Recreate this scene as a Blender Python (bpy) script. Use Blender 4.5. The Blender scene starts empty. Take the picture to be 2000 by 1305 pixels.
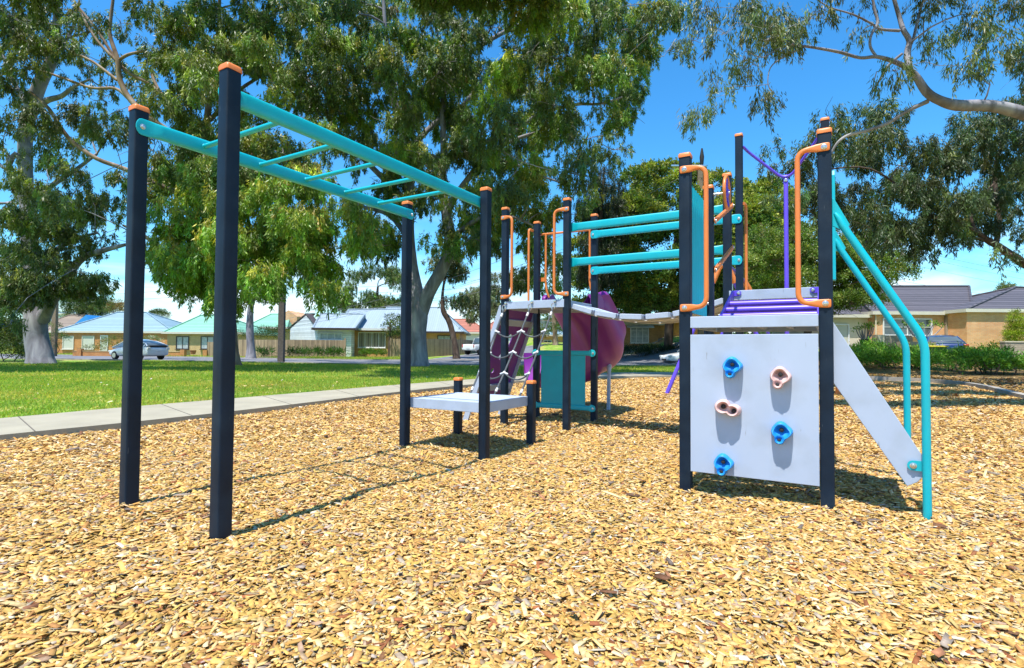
import bpy, math, random
import numpy as np
from mathutils import Vector, Matrix
random.seed(7); rng = np.random.default_rng(11)
SC = bpy.context.scene; COL = SC.collection
pi = math.pi
# ------------------------------------------------------------------ camera
F = 1044.8; PITCH = math.radians(1.567); ROLL = math.radians(0.378)
cam_d = bpy.data.cameras.new('camera'); cam = bpy.data.objects.new('camera', cam_d); COL.objects.link(cam)
cam_d.sensor_width = 36; cam_d.lens = F/2000*36; cam_d.clip_start = .05; cam_d.clip_end = 6000
cam.matrix_world = Matrix.Translation((0, 0, 1)) @ Matrix.Rotation(pi/2+PITCH, 4, 'X') @ Matrix.Rotation(ROLL, 4, 'Z')
SC.camera = cam
def ray(px, py):
    x = px-1000; y = py-652.5; cr, sr = math.cos(ROLL), math.sin(ROLL)
    a = x*cr+y*sr; b = -x*sr+y*cr; c, s = math.cos(PITCH), math.sin(PITCH)
    X = a/F; zz = -b/F
    return X, c-zz*s, s+zz*c
def at(px, py, Y):
    r = ray(px, py); k = Y/r[1]; return Vector((r[0]*k, Y, 1+r[2]*k))
# ------------------------------------------------------------------ tags
def tag(o, label=None, cat=None, group=None, kind=None):
    if label: o['label'] = label
    if cat: o['category'] = cat
    if group: o['group'] = group
    if kind: o['kind'] = kind
    return o
def thing(name, loc, label, cat, group=None, rz=0):
    o = bpy.data.objects.new(name, None); COL.objects.link(o); o.location = loc; o.rotation_euler = (0, 0, rz)
    o.empty_display_size = .1
    return tag(o, label, cat, group)
def root_off(p):
    v = Vector((0, 0, 0))
    while p is not None: v += Vector(p.location); p = p.parent
    return v
# ------------------------------------------------------------------ materials
MATS = {}
def mat(name, col, rough=.6, var=.08, scale=6., bump=0., metal=0., spec=.5, coat=0., dirt=None, dscale=3., damt=.5, scratch=None):
    if name in MATS: return MATS[name]
    m = bpy.data.materials.new(name); m.use_nodes = True; nt = m.node_tree; N = nt.nodes; L = nt.links
    b = N['Principled BSDF']; b.inputs['Roughness'].default_value = rough; b.inputs['Metallic'].default_value = metal
    b.inputs['Specular IOR Level'].default_value = spec; b.inputs['Coat Weight'].default_value = coat
    tc = N.new('ShaderNodeTexCoord')
    n = N.new('ShaderNodeTexNoise'); n.inputs['Scale'].default_value = scale; n.inputs['Detail'].default_value = 6
    L.new(tc.outputs['Object'], n.inputs['Vector'])
    r = N.new('ShaderNodeValToRGB'); c = Vector(col)
    r.color_ramp.elements[0].position = .3; r.color_ramp.elements[1].position = .7
    r.color_ramp.elements[0].color = (*[max(0, x*(1-var)) for x in c], 1)
    r.color_ramp.elements[1].color = (*[min(1, x*(1+var)) for x in c], 1)
    L.new(n.outputs['Fac'], r.inputs['Fac']); out = r.outputs['Color']
    if dirt:
        n2 = N.new('ShaderNodeTexNoise'); n2.inputs['Scale'].default_value = dscale; n2.inputs['Detail'].default_value = 9
        L.new(tc.outputs['Object'], n2.inputs['Vector'])
        mr = N.new('ShaderNodeMapRange'); mr.inputs[1].default_value = .5; mr.inputs[2].default_value = .75; mr.inputs[4].default_value = damt
        L.new(n2.outputs['Fac'], mr.inputs[0])
        mx = N.new('ShaderNodeMix'); mx.data_type = 'RGBA'; L.new(mr.outputs[0], mx.inputs[0]); L.new(out, mx.inputs[6]); mx.inputs[7].default_value = (*dirt, 1); out = mx.outputs[2]
        rr = N.new('ShaderNodeMapRange'); rr.inputs[3].default_value = rough*.8; rr.inputs[4].default_value = min(1, rough*1.35); L.new(n2.outputs['Fac'], rr.inputs[0]); L.new(rr.outputs[0], b.inputs['Roughness'])
    if scratch:
        mp = N.new('ShaderNodeMapping'); mp.inputs['Scale'].default_value = (70, 70, 9); mp.inputs['Rotation'].default_value = (.3, .2, .5); L.new(tc.outputs['Object'], mp.inputs[0])
        n4 = N.new('ShaderNodeTexNoise'); n4.inputs['Scale'].default_value = 1.; n4.inputs['Detail'].default_value = 3; L.new(mp.outputs[0], n4.inputs['Vector'])
        n5 = N.new('ShaderNodeTexNoise'); n5.inputs['Scale'].default_value = 4.5; L.new(tc.outputs['Object'], n5.inputs['Vector'])
        m4 = N.new('ShaderNodeMapRange'); m4.inputs[1].default_value = .70; m4.inputs[2].default_value = .76; L.new(n4.outputs['Fac'], m4.inputs[0])
        m5 = N.new('ShaderNodeMapRange'); m5.inputs[1].default_value = .5; m5.inputs[2].default_value = .62; L.new(n5.outputs['Fac'], m5.inputs[0])
        ml = N.new('ShaderNodeMath'); ml.operation = 'MULTIPLY'; L.new(m4.outputs[0], ml.inputs[0]); L.new(m5.outputs[0], ml.inputs[1]); ml2 = N.new('ShaderNodeMath'); ml2.operation = 'MULTIPLY'; L.new(ml.outputs[0], ml2.inputs[0]); ml2.inputs[1].default_value = .8
        mx4 = N.new('ShaderNodeMix'); mx4.data_type = 'RGBA'; L.new(ml2.outputs[0], mx4.inputs[0]); L.new(out, mx4.inputs[6]); mx4.inputs[7].default_value = (*scratch, 1); out = mx4.outputs[2]
    L.new(out, b.inputs['Base Color'])
    if bump:
        bp = N.new('ShaderNodeBump'); bp.inputs['Strength'].default_value = bump; bp.inputs['Distance'].default_value = .01
        n3 = N.new('ShaderNodeTexNoise'); n3.inputs['Scale'].default_value = scale*12; n3.inputs['Detail'].default_value = 4; L.new(tc.outputs['Object'], n3.inputs['Vector'])
        L.new(n3.outputs['Fac'], bp.inputs['Height']); L.new(bp.outputs[0], b.inputs['Normal'])
    MATS[name] = m; return m
def brick_mat(name, c1, c2, mortar, sx=.23, sz=.085):
    m = bpy.data.materials.new(name); m.use_nodes = True; nt = m.node_tree; N = nt.nodes; L = nt.links; b = N['Principled BSDF']; b.inputs['Roughness'].default_value = .9
    tc = N.new('ShaderNodeTexCoord'); sp = N.new('ShaderNodeSeparateXYZ'); L.new(tc.outputs['Object'], sp.inputs[0])
    ad = N.new('ShaderNodeMath'); ad.operation = 'ADD'; L.new(sp.outputs[0], ad.inputs[0]); L.new(sp.outputs[1], ad.inputs[1])
    cb = N.new('ShaderNodeCombineXYZ'); L.new(ad.outputs[0], cb.inputs[0]); L.new(sp.outputs[2], cb.inputs[1])
    br = N.new('ShaderNodeTexBrick'); br.inputs['Scale'].default_value = 1; br.inputs['Brick Width'].default_value = sx; br.inputs['Row Height'].default_value = sz
    br.inputs['Mortar Size'].default_value = .008; br.inputs['Color1'].default_value = (*c1, 1); br.inputs['Color2'].default_value = (*c2, 1); br.inputs['Mortar'].default_value = (*mortar, 1)
    L.new(cb.outputs[0], br.inputs['Vector'])
    n = N.new('ShaderNodeTexNoise'); n.inputs['Scale'].default_value = 1.3; n.inputs['Detail'].default_value = 8; L.new(tc.outputs['Object'], n.inputs['Vector'])
    mx = N.new('ShaderNodeMix'); mx.data_type = 'RGBA'; mx.blend_type = 'MULTIPLY'; mx.inputs[0].default_value = .5; L.new(br.outputs['Color'], mx.inputs[6])
    rp = N.new('ShaderNodeValToRGB'); rp.color_ramp.elements[0].color = (.6, .58, .55, 1); rp.color_ramp.elements[0].position = .3; rp.color_ramp.elements[1].position = .65; L.new(n.outputs['Fac'], rp.inputs[0]); L.new(rp.outputs[0], mx.inputs[7])
    L.new(mx.outputs[2], b.inputs['Base Color'])
    bp = N.new('ShaderNodeBump'); bp.inputs['Strength'].default_value = .5; bp.inputs['Distance'].default_value = .01; L.new(br.outputs['Fac'], bp.inputs['Height']); bp.invert = True; L.new(bp.outputs[0], b.inputs['Normal'])
    return m
def band_mat(name, c1, c2, axis, period, rough=.7, sharp=.12, bumpd=.03, var=.25):
    """rows across one object axis: tile courses, boards, corrugation"""
    m = bpy.data.materials.new(name); m.use_nodes = True; nt = m.node_tree; N = nt.nodes; L = nt.links; b = N['Principled BSDF']; b.inputs['Roughness'].default_value = rough
    tc = N.new('ShaderNodeTexCoord'); sp = N.new('ShaderNodeSeparateXYZ'); L.new(tc.outputs['Object'], sp.inputs[0])
    if axis == 'XY':
        ad = N.new('ShaderNodeMath'); ad.operation = 'ADD'; L.new(sp.outputs[0], ad.inputs[0]); L.new(sp.outputs[1], ad.inputs[1]); src = ad.outputs[0]
    else: src = sp.outputs['XYZ'.index(axis)]
    d = N.new('ShaderNodeMath'); d.operation = 'DIVIDE'; L.new(src, d.inputs[0]); d.inputs[1].default_value = period
    fr = N.new('ShaderNodeMath'); fr.operation = 'FRACT'; L.new(d.outputs[0], fr.inputs[0])
    r = N.new('ShaderNodeValToRGB'); r.color_ramp.elements[0].color = (*c2, 1); r.color_ramp.elements[1].color = (*c1, 1); r.color_ramp.elements[1].position = sharp; r.color_ramp.elements[0].position = sharp*.4
    L.new(fr.outputs[0], r.inputs[0])
    fl = N.new('ShaderNodeMath'); fl.operation = 'FLOOR'; L.new(d.outputs[0], fl.inputs[0])
    wn = N.new('ShaderNodeTexWhiteNoise'); wn.noise_dimensions = '1D'; L.new(fl.outputs[0], wn.inputs['W'])
    n = N.new('ShaderNodeTexNoise'); n.inputs['Scale'].default_value = 2.; n.inputs['Detail'].default_value = 8; L.new(tc.outputs['Object'], n.inputs['Vector'])
    am = N.new('ShaderNodeMath'); am.operation = 'ADD'; L.new(wn.outputs['Value'], am.inputs[0]); L.new(n.outputs['Fac'], am.inputs[1])
    mr = N.new('ShaderNodeMapRange'); mr.inputs[1].default_value = .2; mr.inputs[2].default_value = 1.6; mr.inputs[3].default_value = 1-var; mr.inputs[4].default_value = 1+var; L.new(am.outputs[0], mr.inputs[0])
    vm = N.new('ShaderNodeVectorMath'); vm.operation = 'SCALE'; L.new(r.outputs[0], vm.inputs[0]); L.new(mr.outputs[0], vm.inputs['Scale']); L.new(vm.outputs[0], b.inputs['Base Color'])
    bp = N.new('ShaderNodeBump'); bp.inputs['Strength'].default_value = .6; bp.inputs['Distance'].default_value = bumpd; L.new(fr.outputs[0], bp.inputs['Height']); L.new(bp.outputs[0], b.inputs['Normal'])
    return m
def attr_mat(name, rough=.6, trans=0., spec=.4, mulvar=.0, scale=20, bump=0.):
    m = bpy.data.materials.new(name); m.use_nodes = True; nt = m.node_tree; N = nt.nodes; L = nt.links; b = N['Principled BSDF']; b.inputs['Roughness'].default_value = rough; b.inputs['Specular IOR Level'].default_value = spec
    a = N.new('ShaderNodeAttribute'); a.attribute_name = 'tint'; out = a.outputs['Color']
    if mulvar:
        tc = N.new('ShaderNodeTexCoord'); n = N.new('ShaderNodeTexNoise'); n.inputs['Scale'].default_value = scale; n.inputs['Detail'].default_value = 5; L.new(tc.outputs['Object'], n.inputs['Vector'])
        mr = N.new('ShaderNodeMapRange'); mr.inputs[1].default_value = .25; mr.inputs[2].default_value = .75; mr.inputs[3].default_value = 1-mulvar; mr.inputs[4].default_value = 1+mulvar; L.new(n.outputs['Fac'], mr.inputs[0])
        vm = N.new('ShaderNodeVectorMath'); vm.operation = 'SCALE'; L.new(out, vm.inputs[0]); L.new(mr.outputs[0], vm.inputs['Scale']); out = vm.outputs[0]
    L.new(out, b.inputs['Base Color'])
    if trans:
        t = N.new('ShaderNodeBsdfTranslucent'); ms = N.new('ShaderNodeMixShader'); ms.inputs[0].default_value = trans
        sc = N.new('ShaderNodeVectorMath'); sc.operation = 'MULTIPLY'; L.new(out, sc.inputs[0]); sc.inputs[1].default_value = (1.5, 1.6, .6); L.new(sc.outputs[0], t.inputs['Color'])
        o = N['Material Output']; L.new(b.outputs[0], ms.inputs[1]); L.new(t.outputs[0], ms.inputs[2]); L.new(ms.outputs[0], o.inputs['Surface'])
    return m
M_post = mat('post_powder_coat', (.004, .013, .028), .5, .3, 5, dirt=(.018, .035, .055), dscale=6, damt=.5, bump=.05, spec=.25, scratch=(.10, .12, .14))
M_orange = mat('orange_paint', (.68, .19, .035), .38, .05, 9, dirt=(.55, .2, .08), dscale=14, damt=.25)
M_teal = mat('teal_paint', (.0, .39, .46), .38, .05, 6, dirt=(.02, .32, .37), dscale=9, damt=.3)
M_lav = mat('lavender_plastic', (.385, .45, .565), .5, .03, 3, dirt=(.28, .32, .37), dscale=5, damt=.45, scratch=(.22, .22, .23))
M_slat = mat('lavender_slat', (.40, .46, .56), .6, .06, 18, bump=.2, dirt=(.36, .40, .46), dscale=12, damt=.35)
M_purple = mat('purple_paint', (.12, .065, .60), .35, .06, 8)
M_purpan = mat('purple_panel', (.16, .03, .25), .45, .08, 4)
M_slide = mat('purple_slide_plastic', (.20, .025, .25), .42, .06, 3)
M_maroon = mat('maroon_slide_underside', (.33, .03, .12), .45, .1, 3)
M_steel = mat('bolt_steel', (.62, .6, .56), .3, .1, 30, metal=.9)
M_rope = mat('grey_rope', (.09, .1, .11), .9, .3, 60, bump=.6)
M_white = mat('white_plastic', (.55, .55, .56), .5, .05, 8)
M_pink = mat('pink_resin', (.62, .40, .37), .5, .08, 12, bump=.1)
M_blue = mat('blue_resin', (.012, .25, .68), .45, .1, 12, bump=.1)
M_black = mat('black_rubber', (.012, .012, .013), .7, .2, 20)
M_hole = mat('dark_hole', (.02, .015, .015), .6, .1, 20)
# ------------------------------------------------------------------ mesh helper
def link_mesh(name, me, m, parent):
    o = bpy.data.objects.new(name, me); COL.objects.link(o)
    if m: me.materials.append(m)
    if parent is not None: o.parent = parent
    return o
def se(c, e): return c if e == 1 else math.copysign(abs(c)**e, c)
class MB:
    def __init__(s): s.v = []; s.f = []
    def add(s, v, f):
        o = len(s.v); s.v += [tuple(x) for x in v]; s.f += [tuple(i+o for i in q) for q in f]; return s
    def build(s, name, m, parent=None, smooth=True, bevel=0, world=True, ang=40):
        off = root_off(parent) if world else Vector((0, 0, 0))
        me = bpy.data.meshes.new(name)
        me.from_pydata([(x-off.x, y-off.y, z-off.z) for x, y, z in s.v], [], s.f); me.update()
        o = link_mesh(name, me, m, parent)
        if smooth:
            me.shade_smooth()
            me.set_sharp_from_angle(angle=math.radians(ang))
        if bevel:
            b = o.modifiers.new('bevel', 'BEVEL'); b.width = bevel; b.segments = 2; b.limit_method = 'ANGLE'
        return o
    # box with centre c, half sizes h, axes (ax, ay, az)
    def box(s, c, h, ax=(1, 0, 0), ay=(0, 1, 0), az=(0, 0, 1)):
        c = Vector(c); A = Vector(ax)*h[0]; B = Vector(ay)*h[1]; Cc = Vector(az)*h[2]
        v = [c+A*i+B*j+Cc*k for i in (-1, 1) for j in (-1, 1) for k in (-1, 1)]
        return s.add(v, [(0, 1, 3, 2), (4, 6, 7, 5), (0, 4, 5, 1), (2, 3, 7, 6), (0, 2, 6, 4), (1, 5, 7, 3)])
    def prism(s, poly, d):  # polygon (3d points) extruded by vector d
        n = len(poly); d = Vector(d); v = [Vector(p) for p in poly]+[Vector(p)+d for p in poly]
        return s.add(v, [tuple(range(n))[::-1], tuple(range(n, 2*n))]+[(i, (i+1) % n, (i+1) % n+n, i+n) for i in range(n)])
    def sweep(s, pts, rad, n=10, up=(0, 0, 1), cap=True, e=1.):
        pts = [Vector(p) for p in pts]; rings = []
        if not isinstance(rad, list): rad = [rad]*len(pts)
        for i, p in enumerate(pts):
            t = (pts[min(i+1, len(pts)-1)]-pts[max(i-1, 0)]).normalized()
            U = Vector(up); S = t.cross(U)
            if S.length < 1e-3: S = t.cross(Vector((1, 0, 0)))
            S.normalize(); U = S.cross(t).normalized(); r = rad[i]
            if not isinstance(r, (tuple, list)): r = (r, r)
            rings.append([p+U*r[0]*se(math.cos(2*pi*k/n), e)+S*r[1]*se(math.sin(2*pi*k/n), e) for k in range(n)])
        v = [q for r in rings for q in r]; f = []
        for i in range(len(pts)-1):
            for k in range(n): f.append((i*n+k, i*n+(k+1) % n, (i+1)*n+(k+1) % n, (i+1)*n+k))
        if cap: f += [tuple(range(n)), tuple(range((len(pts)-1)*n, len(pts)*n))[::-1]]
        return s.add(v, f)
    def disc(s, c, nrm, r, h, n=14, dome=0.):
        c = Vector(c); nn = Vector(nrm).normalized(); S = nn.orthogonal().normalized(); U = nn.cross(S)
        prof = [(r, 0), (r, h*.5), (r*.8, h), (r*.3, h*1.15)]
        v = [c+nn*z+(S*math.cos(2*pi*k/n)+U*math.sin(2*pi*k/n))*q for q, z in prof for k in range(n)]
        f = [(i*n+k, i*n+(k+1) % n, (i+1)*n+(k+1) % n, (i+1)*n+k) for i in range(3) for k in range(n)]+[tuple(range(3*n, 4*n))]
        return s.add(v, f)
def fillet(pts, r=.06, n=6):
    pts = [Vector(p) for p in pts]; out = [pts[0]]
    for i in range(1, len(pts)-1):
        a, b, c = pts[i-1], pts[i], pts[i+1]; d1 = (a-b); d2 = (c-b); rr = min(r, d1.length*.48, d2.length*.48)
        p = b+d1.normalized()*rr; q = b+d2.normalized()*rr
        for k in range(n+1):
            t = k/n; out.append((1-t)**2*p+2*t*(1-t)*b+t*t*q)
    out.append(pts[-1]); return out
def fast_mesh(name, verts, nper, faces_per, m, parent=None, tint=None, off=(0, 0, 0)):
    """verts (N*nper,3); faces_per: list of index tuples (same length) repeated per item"""
    verts = np.asarray(verts, dtype=np.float32)-np.asarray(off, dtype=np.float32); n = len(verts)//nper
    fp = np.asarray(faces_per, dtype=np.int64); k = fp.shape[1]
    idx = (np.arange(n)[:, None, None]*nper+fp[None]).reshape(-1).astype(np.int32)
    me = bpy.data.meshes.new(name); me.vertices.add(len(verts)); me.vertices.foreach_set('co', verts.reshape(-1))
    nf = len(idx)//k; me.loops.add(len(idx)); me.loops.foreach_set('vertex_index', idx)
    me.polygons.add(nf); me.polygons.foreach_set('loop_start', np.arange(nf, dtype=np.int32)*k)
    me.update(calc_edges=True)
    if tint is not None:
        a = me.attributes.new('tint', 'FLOAT_COLOR', 'POINT'); c = np.ones((len(verts), 4), dtype=np.float32); c[:, :3] = np.repeat(tint, nper, axis=0) if len(tint) != len(verts) else tint
        a.data.foreach_set('color', c.reshape(-1))
    return link_mesh(name, me, m, parent)
def norm(a): return a/np.maximum(np.linalg.norm(a, axis=1, keepdims=True), 1e-6)
# ------------------------------------------------------------------ terrain
def sm(a, b, x): t = min(1, max(0, (x-a)/(b-a))); return t*t*(3-2*t)
def hgt(x, y):
    s = .018*sm(-12, -4, x)+.047*sm(-1, 4, x)+.02*sm(9, 15, x)
    y0 = 38-16*sm(7, 15, x)-0*x
    far = max(0, y-y0)
    return min(s*far, 1.5+.03*far) if y < 140 else min(s*(140-y0), 1.5+.03*(140-y0))
bumps = [(-1.5, 2.8, -.005), (-2.33, 3.29, .022), (-.25, 4.92, -.03), (-1.07, 5.4, .005), (.21, 5.69, -.03), (-.62, 6.18, .015), (-.1, 6.93, .02), (.66, 6.48, .008), (1.27, 3.9, -.018), (2.02, 3.45, -.004)]
BX = np.array(bumps)
def gmul(x, y):
    x = np.asarray(x, float); y = np.asarray(y, float); z = np.zeros_like(x)
    w = np.exp(-((x[..., None]-BX[:, 0])**2+(y[..., None]-BX[:, 1])**2)/(2*.45**2))
    z = (w*BX[:, 2]).sum(-1)/np.maximum(w.sum(-1), .6)
    return z+.012*np.sin(x*2.1+y*1.3)*np.sin(y*1.7-x*.6)+.008*np.sin(x*5.3-y*3.9)
def grid_sheet(name, xs, ys, zf, m, kind='structure'):
    X, Y = np.meshgrid(xs, ys); Z = zf(X, Y); V = np.stack([X, Y, Z], -1).reshape(-1, 3); nx = len(xs); ny = len(ys)
    i = np.arange(ny-1)[:, None]*nx+np.arange(nx-1)[None]; q = np.stack([i, i+1, i+nx+1, i+nx], -1).reshape(-1, 4)
    me = bpy.data.meshes.new(name); me.from_pydata(V.tolist(), [], q.tolist()); me.update(); me.shade_smooth()
    o = link_mesh(name, me, m, None); return tag(o, kind=kind)
vh = np.vectorize(hgt)
# mulch bed outline and path edges
NEAR = [(-7.6, -7), (-7.3, 0), (-6.3, 3.6), (-5.29, 5.57), (-4.71, 6.42), (-3.83, 8.05), (-2.39, 11.42), (-.68, 14.49), (1.61, 16.92), (3.8, 18.6), (6.3, 19.5), (9, 19.9), (12.5, 19.3)]
FAR = [(-9.2, -7), (-8.9, 0), (-7.6, 4.6), (-6.48, 6.8), (-5.89, 8.13), (-4.78, 10.03), (-3.34, 12.73), (-1.2, 16.2), (1.2, 19.2), (3.6, 21.2), (6.0, 22.1), (9, 22.4), (12.9, 21.7)]
KERB = [(12.5, 19.3), (13.3, 18.6), (13.65, 17.6), (13.45, 16.1), (12.7, 14.4), (11.6, 12.7), (10.4, 10.7), (9.6, 8.5), (9.3, 5), (9.3, 0), (9.3, -7)]
def resample(P, n):
    P = np.array(P, float); d = np.concatenate([[0], np.cumsum(np.hypot(*np.diff(P, axis=0).T))]); t = np.linspace(0, d[-1], n)
    return list(zip(np.interp(t, d, P[:, 0]), np.interp(t, d, P[:, 1])))
def dens(pl, st=.5):
    out = []
    for a, b in zip(pl[:-1], pl[1:]):
        n = max(1, int(math.hypot(b[0]-a[0], b[1]-a[1])/st)); out += [(a[0]+(b[0]-a[0])*k/n, a[1]+(b[1]-a[1])*k/n) for k in range(n)]
    return out+[pl[-1]]
def smooth_pl(pl, it=2):
    for _ in range(it):
        o = [pl[0]]
        for a, b in zip(pl[:-1], pl[1:]): o += [(a[0]*.75+b[0]*.25, a[1]*.75+b[1]*.25), (a[0]*.25+b[0]*.75, a[1]*.25+b[1]*.75)]
        pl = o+[pl[-1]]
    return pl
NEAR = smooth_pl(NEAR); FAR = smooth_pl(FAR); KERB = smooth_pl(KERB)
MPOLY = np.array(NEAR+KERB[1:])
def inpoly(x, y, P):
    c = np.zeros(len(x), bool); j = len(P)-1
    for i in range(len(P)):
        xi, yi = P[i]; xj, yj = P[j]
        k = ((yi > y) != (yj > y)) & (x < (xj-xi)*(y-yi)/(yj-yi+1e-12)+xi); c ^= k; j = i
    return c
# ---- ground materials
def ground_mat():
    m = bpy.data.materials.new('lawn_and_soil'); m.use_nodes = True; nt = m.node_tree; N = nt.nodes; L = nt.links; b = N['Principled BSDF']; b.inputs['Roughness'].default_value = .95; b.inputs['Specular IOR Level'].default_value = .1
    tc = N.new('ShaderNodeTexCoord')
    def noise(s, d=8):
        n = N.new('ShaderNodeTexNoise'); n.inputs['Scale'].default_value = s; n.inputs['Detail'].default_value = d; L.new(tc.outputs['Object'], n.inputs['Vector']); return n.outputs['Fac']
    r = N.new('ShaderNodeValToRGB'); E = r.color_ramp.elements; E[0].position = .38; E[0].color = (.12, .24, .03, 1); E[1].position = .6; E[1].color = (.38, .38, .12, 1); e = E.new(.5); e.color = (.22, .37, .05, 1)
    L.new(noise(1.1), r.inputs[0])
    r2 = N.new('ShaderNodeValToRGB'); r2.color_ramp.elements[0].position = .35; r2.color_ramp.elements[0].color = (.6, .62, .5, 1); r2.color_ramp.elements[1].position = .62; r2.color_ramp.elements[1].color = (1.15, 1.1, 1, 1); L.new(noise(22), r2.inputs[0])
    mx = N.new('ShaderNodeMix'); mx.data_type = 'RGBA'; mx.blend_type = 'MULTIPLY'; mx.inputs[0].default_value = 1; L.new(r.outputs[0], mx.inputs[6]); L.new(r2.outputs[0], mx.inputs[7])
    # bare soil and leaf litter patches
    r3 = N.new('ShaderNodeValToRGB'); r3.color_ramp.elements[0].position = .54; r3.color_ramp.elements[1].position = .68; r3.color_ramp.elements[0].color = (0, 0, 0, 1)
    L.new(noise(.28, 10), r3.inputs[0])
    mx2 = N.new('ShaderNodeMix'); mx2.data_type = 'RGBA'; L.new(r3.outputs[0], mx2.inputs[0]); L.new(mx.outputs[2], mx2.inputs[6]); mx2.inputs[7].default_value = (.26, .17, .09, 1)
    L.new(mx2.outputs[2], b.inputs['Base Color'])
    bp = N.new('ShaderNodeBump'); bp.inputs['Strength'].default_value = .6; bp.inputs['Distance'].default_value = .03; L.new(noise(30), bp.inputs['Height']); L.new(bp.outputs[0], b.inputs['Normal'])
    return m
M_ground = ground_mat()
def mulch_mat(name='mulch_base', k=1.):
    m = bpy.data.materials.new(name); m.use_nodes = True; nt = m.node_tree; N = nt.nodes; L = nt.links; b = N['Principled BSDF']; b.inputs['Roughness'].default_value = .9; b.inputs['Specular IOR Level'].default_value = .2
    tc = N.new('ShaderNodeTexCoord'); mp = N.new('ShaderNodeMapping'); mp.inputs['Scale'].default_value = (1, 1.9, 1); L.new(tc.outputs['Object'], mp.inputs[0])
    v = N.new('ShaderNodeTexVoronoi'); v.inputs['Scale'].default_value = 26; L.new(mp.outputs[0], v.inputs['Vector'])
    sp = N.new('ShaderNodeSeparateColor'); L.new(v.outputs['Color'], sp.inputs[0])
    r = N.new('ShaderNodeValToRGB'); E = r.color_ramp.elements; E[0].color = (.10*k, .045*k, .015*k, 1); E[1].color = (.72*k, .52*k, .28*k, 1); e = E.new(.3); e.color = (.40*k, .24*k, .08*k, 1); e = E.new(.7); e.color = (.62*k, .40*k, .14*k, 1)
    L.new(sp.outputs[0], r.inputs[0]); L.new(r.outputs[0], b.inputs['Base Color'])
    bp = N.new('ShaderNodeBump'); bp.inputs['Strength'].default_value = 1; bp.inputs['Distance'].default_value = .03; L.new(sp.outputs[1], bp.inputs['Height']); L.new(bp.outputs[0], b.inputs['Normal'])
    return m
M_mulch = mulch_mat('mulch_base', 1.15)
# ground sheet to the horizon
xs = np.concatenate([[-4000, -1500, -600, -250, -120], np.arange(-80, -16, 2.), np.arange(-16, 36, .5), np.arange(36, 81, 2.), [120, 250, 600, 1500, 4000]])
ys = np.concatenate([[-1500, -300, -60, -20], np.arange(-9, 32, .5), np.arange(32, 150, 2.), [200, 400, 900, 2000, 4500]])
MID = resample(NEAR, 60); MID2 = resample(FAR, 60); MIDP = np.array([((p[0]+q[0])/2, (p[1]+q[1])/2) for p, q in zip(MID, MID2)]+[(11.9, 23.4), (12.7, 26.4), (15.3, 28.8), (31, 28.9), (29, .5), (12, .5), (12, -7)])
def zground(X, Y):
    ins = inpoly(X.ravel(), Y.ravel(), MIDP).reshape(X.shape)
    up = .045-.05*np.clip((Y-28)/3, 0, 1)
    return vh(X, Y)+np.where(ins, -.14, up)
ground = grid_sheet('ground', xs, ys, zground, M_ground)
tag(ground, 'park lawn and open ground reaching the hills')
# mulch bed
def poly_fan(name, P, zf, m, step=.25):
    x0, y0 = P.min(0); x1, y1 = P.max(0); gx = np.arange(x0, x1+step, step); gy = np.arange(y0, y1+step, step)
    X, Y = np.meshgrid(gx, gy); ins = inpoly((X[:-1, :-1]+step/2).ravel(), (Y[:-1, :-1]+step/2).ravel(), P)
    nx = len(gx); i = (np.arange(len(gy)-1)[:, None]*nx+np.arange(nx-1)[None]).ravel()[ins]; q = np.stack([i, i+1, i+nx+1, i+nx], -1)
    V = np.stack([X, Y, zf(X, Y)], -1).reshape(-1, 3); used = np.unique(q); mp = -np.ones(len(V), int); mp[used] = np.arange(len(used))
    me = bpy.data.meshes.new(name); me.from_pydata(V[used].tolist(), [], mp[q].tolist()); me.update(); me.shade_smooth()
    return link_mesh(name, me, m, None)
bed = poly_fan('mulch_bed', MPOLY, lambda X, Y: gmul(X, Y)-.012, M_mulch)
tag(bed, 'wood chip mulch bed under the play equipment', kind='structure')
def ribbon(name, A, B, zf, m, thick=0., kind='structure', parent=None, label=None):
    n = min(len(A), len(B)); A = resample(A, 160); B = resample(B, 160); b = MB(); n = 160
    v = [(x, y, zf(x, y)) for x, y in A]+[(x, y, zf(x, y)) for x, y in B]; f = [(i, i+1, n+i+1, n+i) for i in range(n-1)]
    if thick:
        v += [(x, y, z-thick) for x, y, z in v[:2*n]]
        f += [(2*n+i, 2*n+i+1, i+1, i) for i in range(n-1)]+[(n+i, n+i+1, 3*n+i+1, 3*n+i) for i in range(n-1)]
    b.add(v, f); o = b.build(name, m, parent, smooth=True, ang=30); tag(o, label, kind=kind); return o
M_conc = mat('path_concrete', (.33, .30, .225), .9, .12, 1.5, bump=.3, dirt=(.28, .25, .2), dscale=2.5, damt=.6)
M_kerb = mat('kerb_concrete', (.33, .30, .26), .9, .2, 2.5, bump=.4, dirt=(.17, .16, .15), dscale=4, damt=.7)
M_asph = mat('asphalt', (.16, .16, .175), .85, .12, .8, bump=.3, dirt=(.11, .11, .12), dscale=.6, damt=.5)
JN = resample(NEAR, 24); JF = resample(FAR, 24)
ribbon('footpath', NEAR, FAR, lambda x, y: .075+max(0, hgt(x, y)), M_conc, .16, label='pale concrete footpath curving past the mulch')
M_joint = mat('joint_dark', (.12, .105, .085), .95, .2, 20)
jb = MB()
for (a, b_) in zip(JN[1:-1], JF[1:-1]):
    A_, B_ = Vector((*a, .0765)), Vector((*b_, .0765)); d_ = (B_-A_).normalized(); jb.box((A_+B_)/2, ((B_-A_).length/2, .006, .0012), d_, Vector((-d_.y, d_.x, 0)), (0, 0, 1))
tag(jb.build('path_joints', M_joint, None, smooth=False), 'expansion joints across the footpath', kind='structure')
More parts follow.
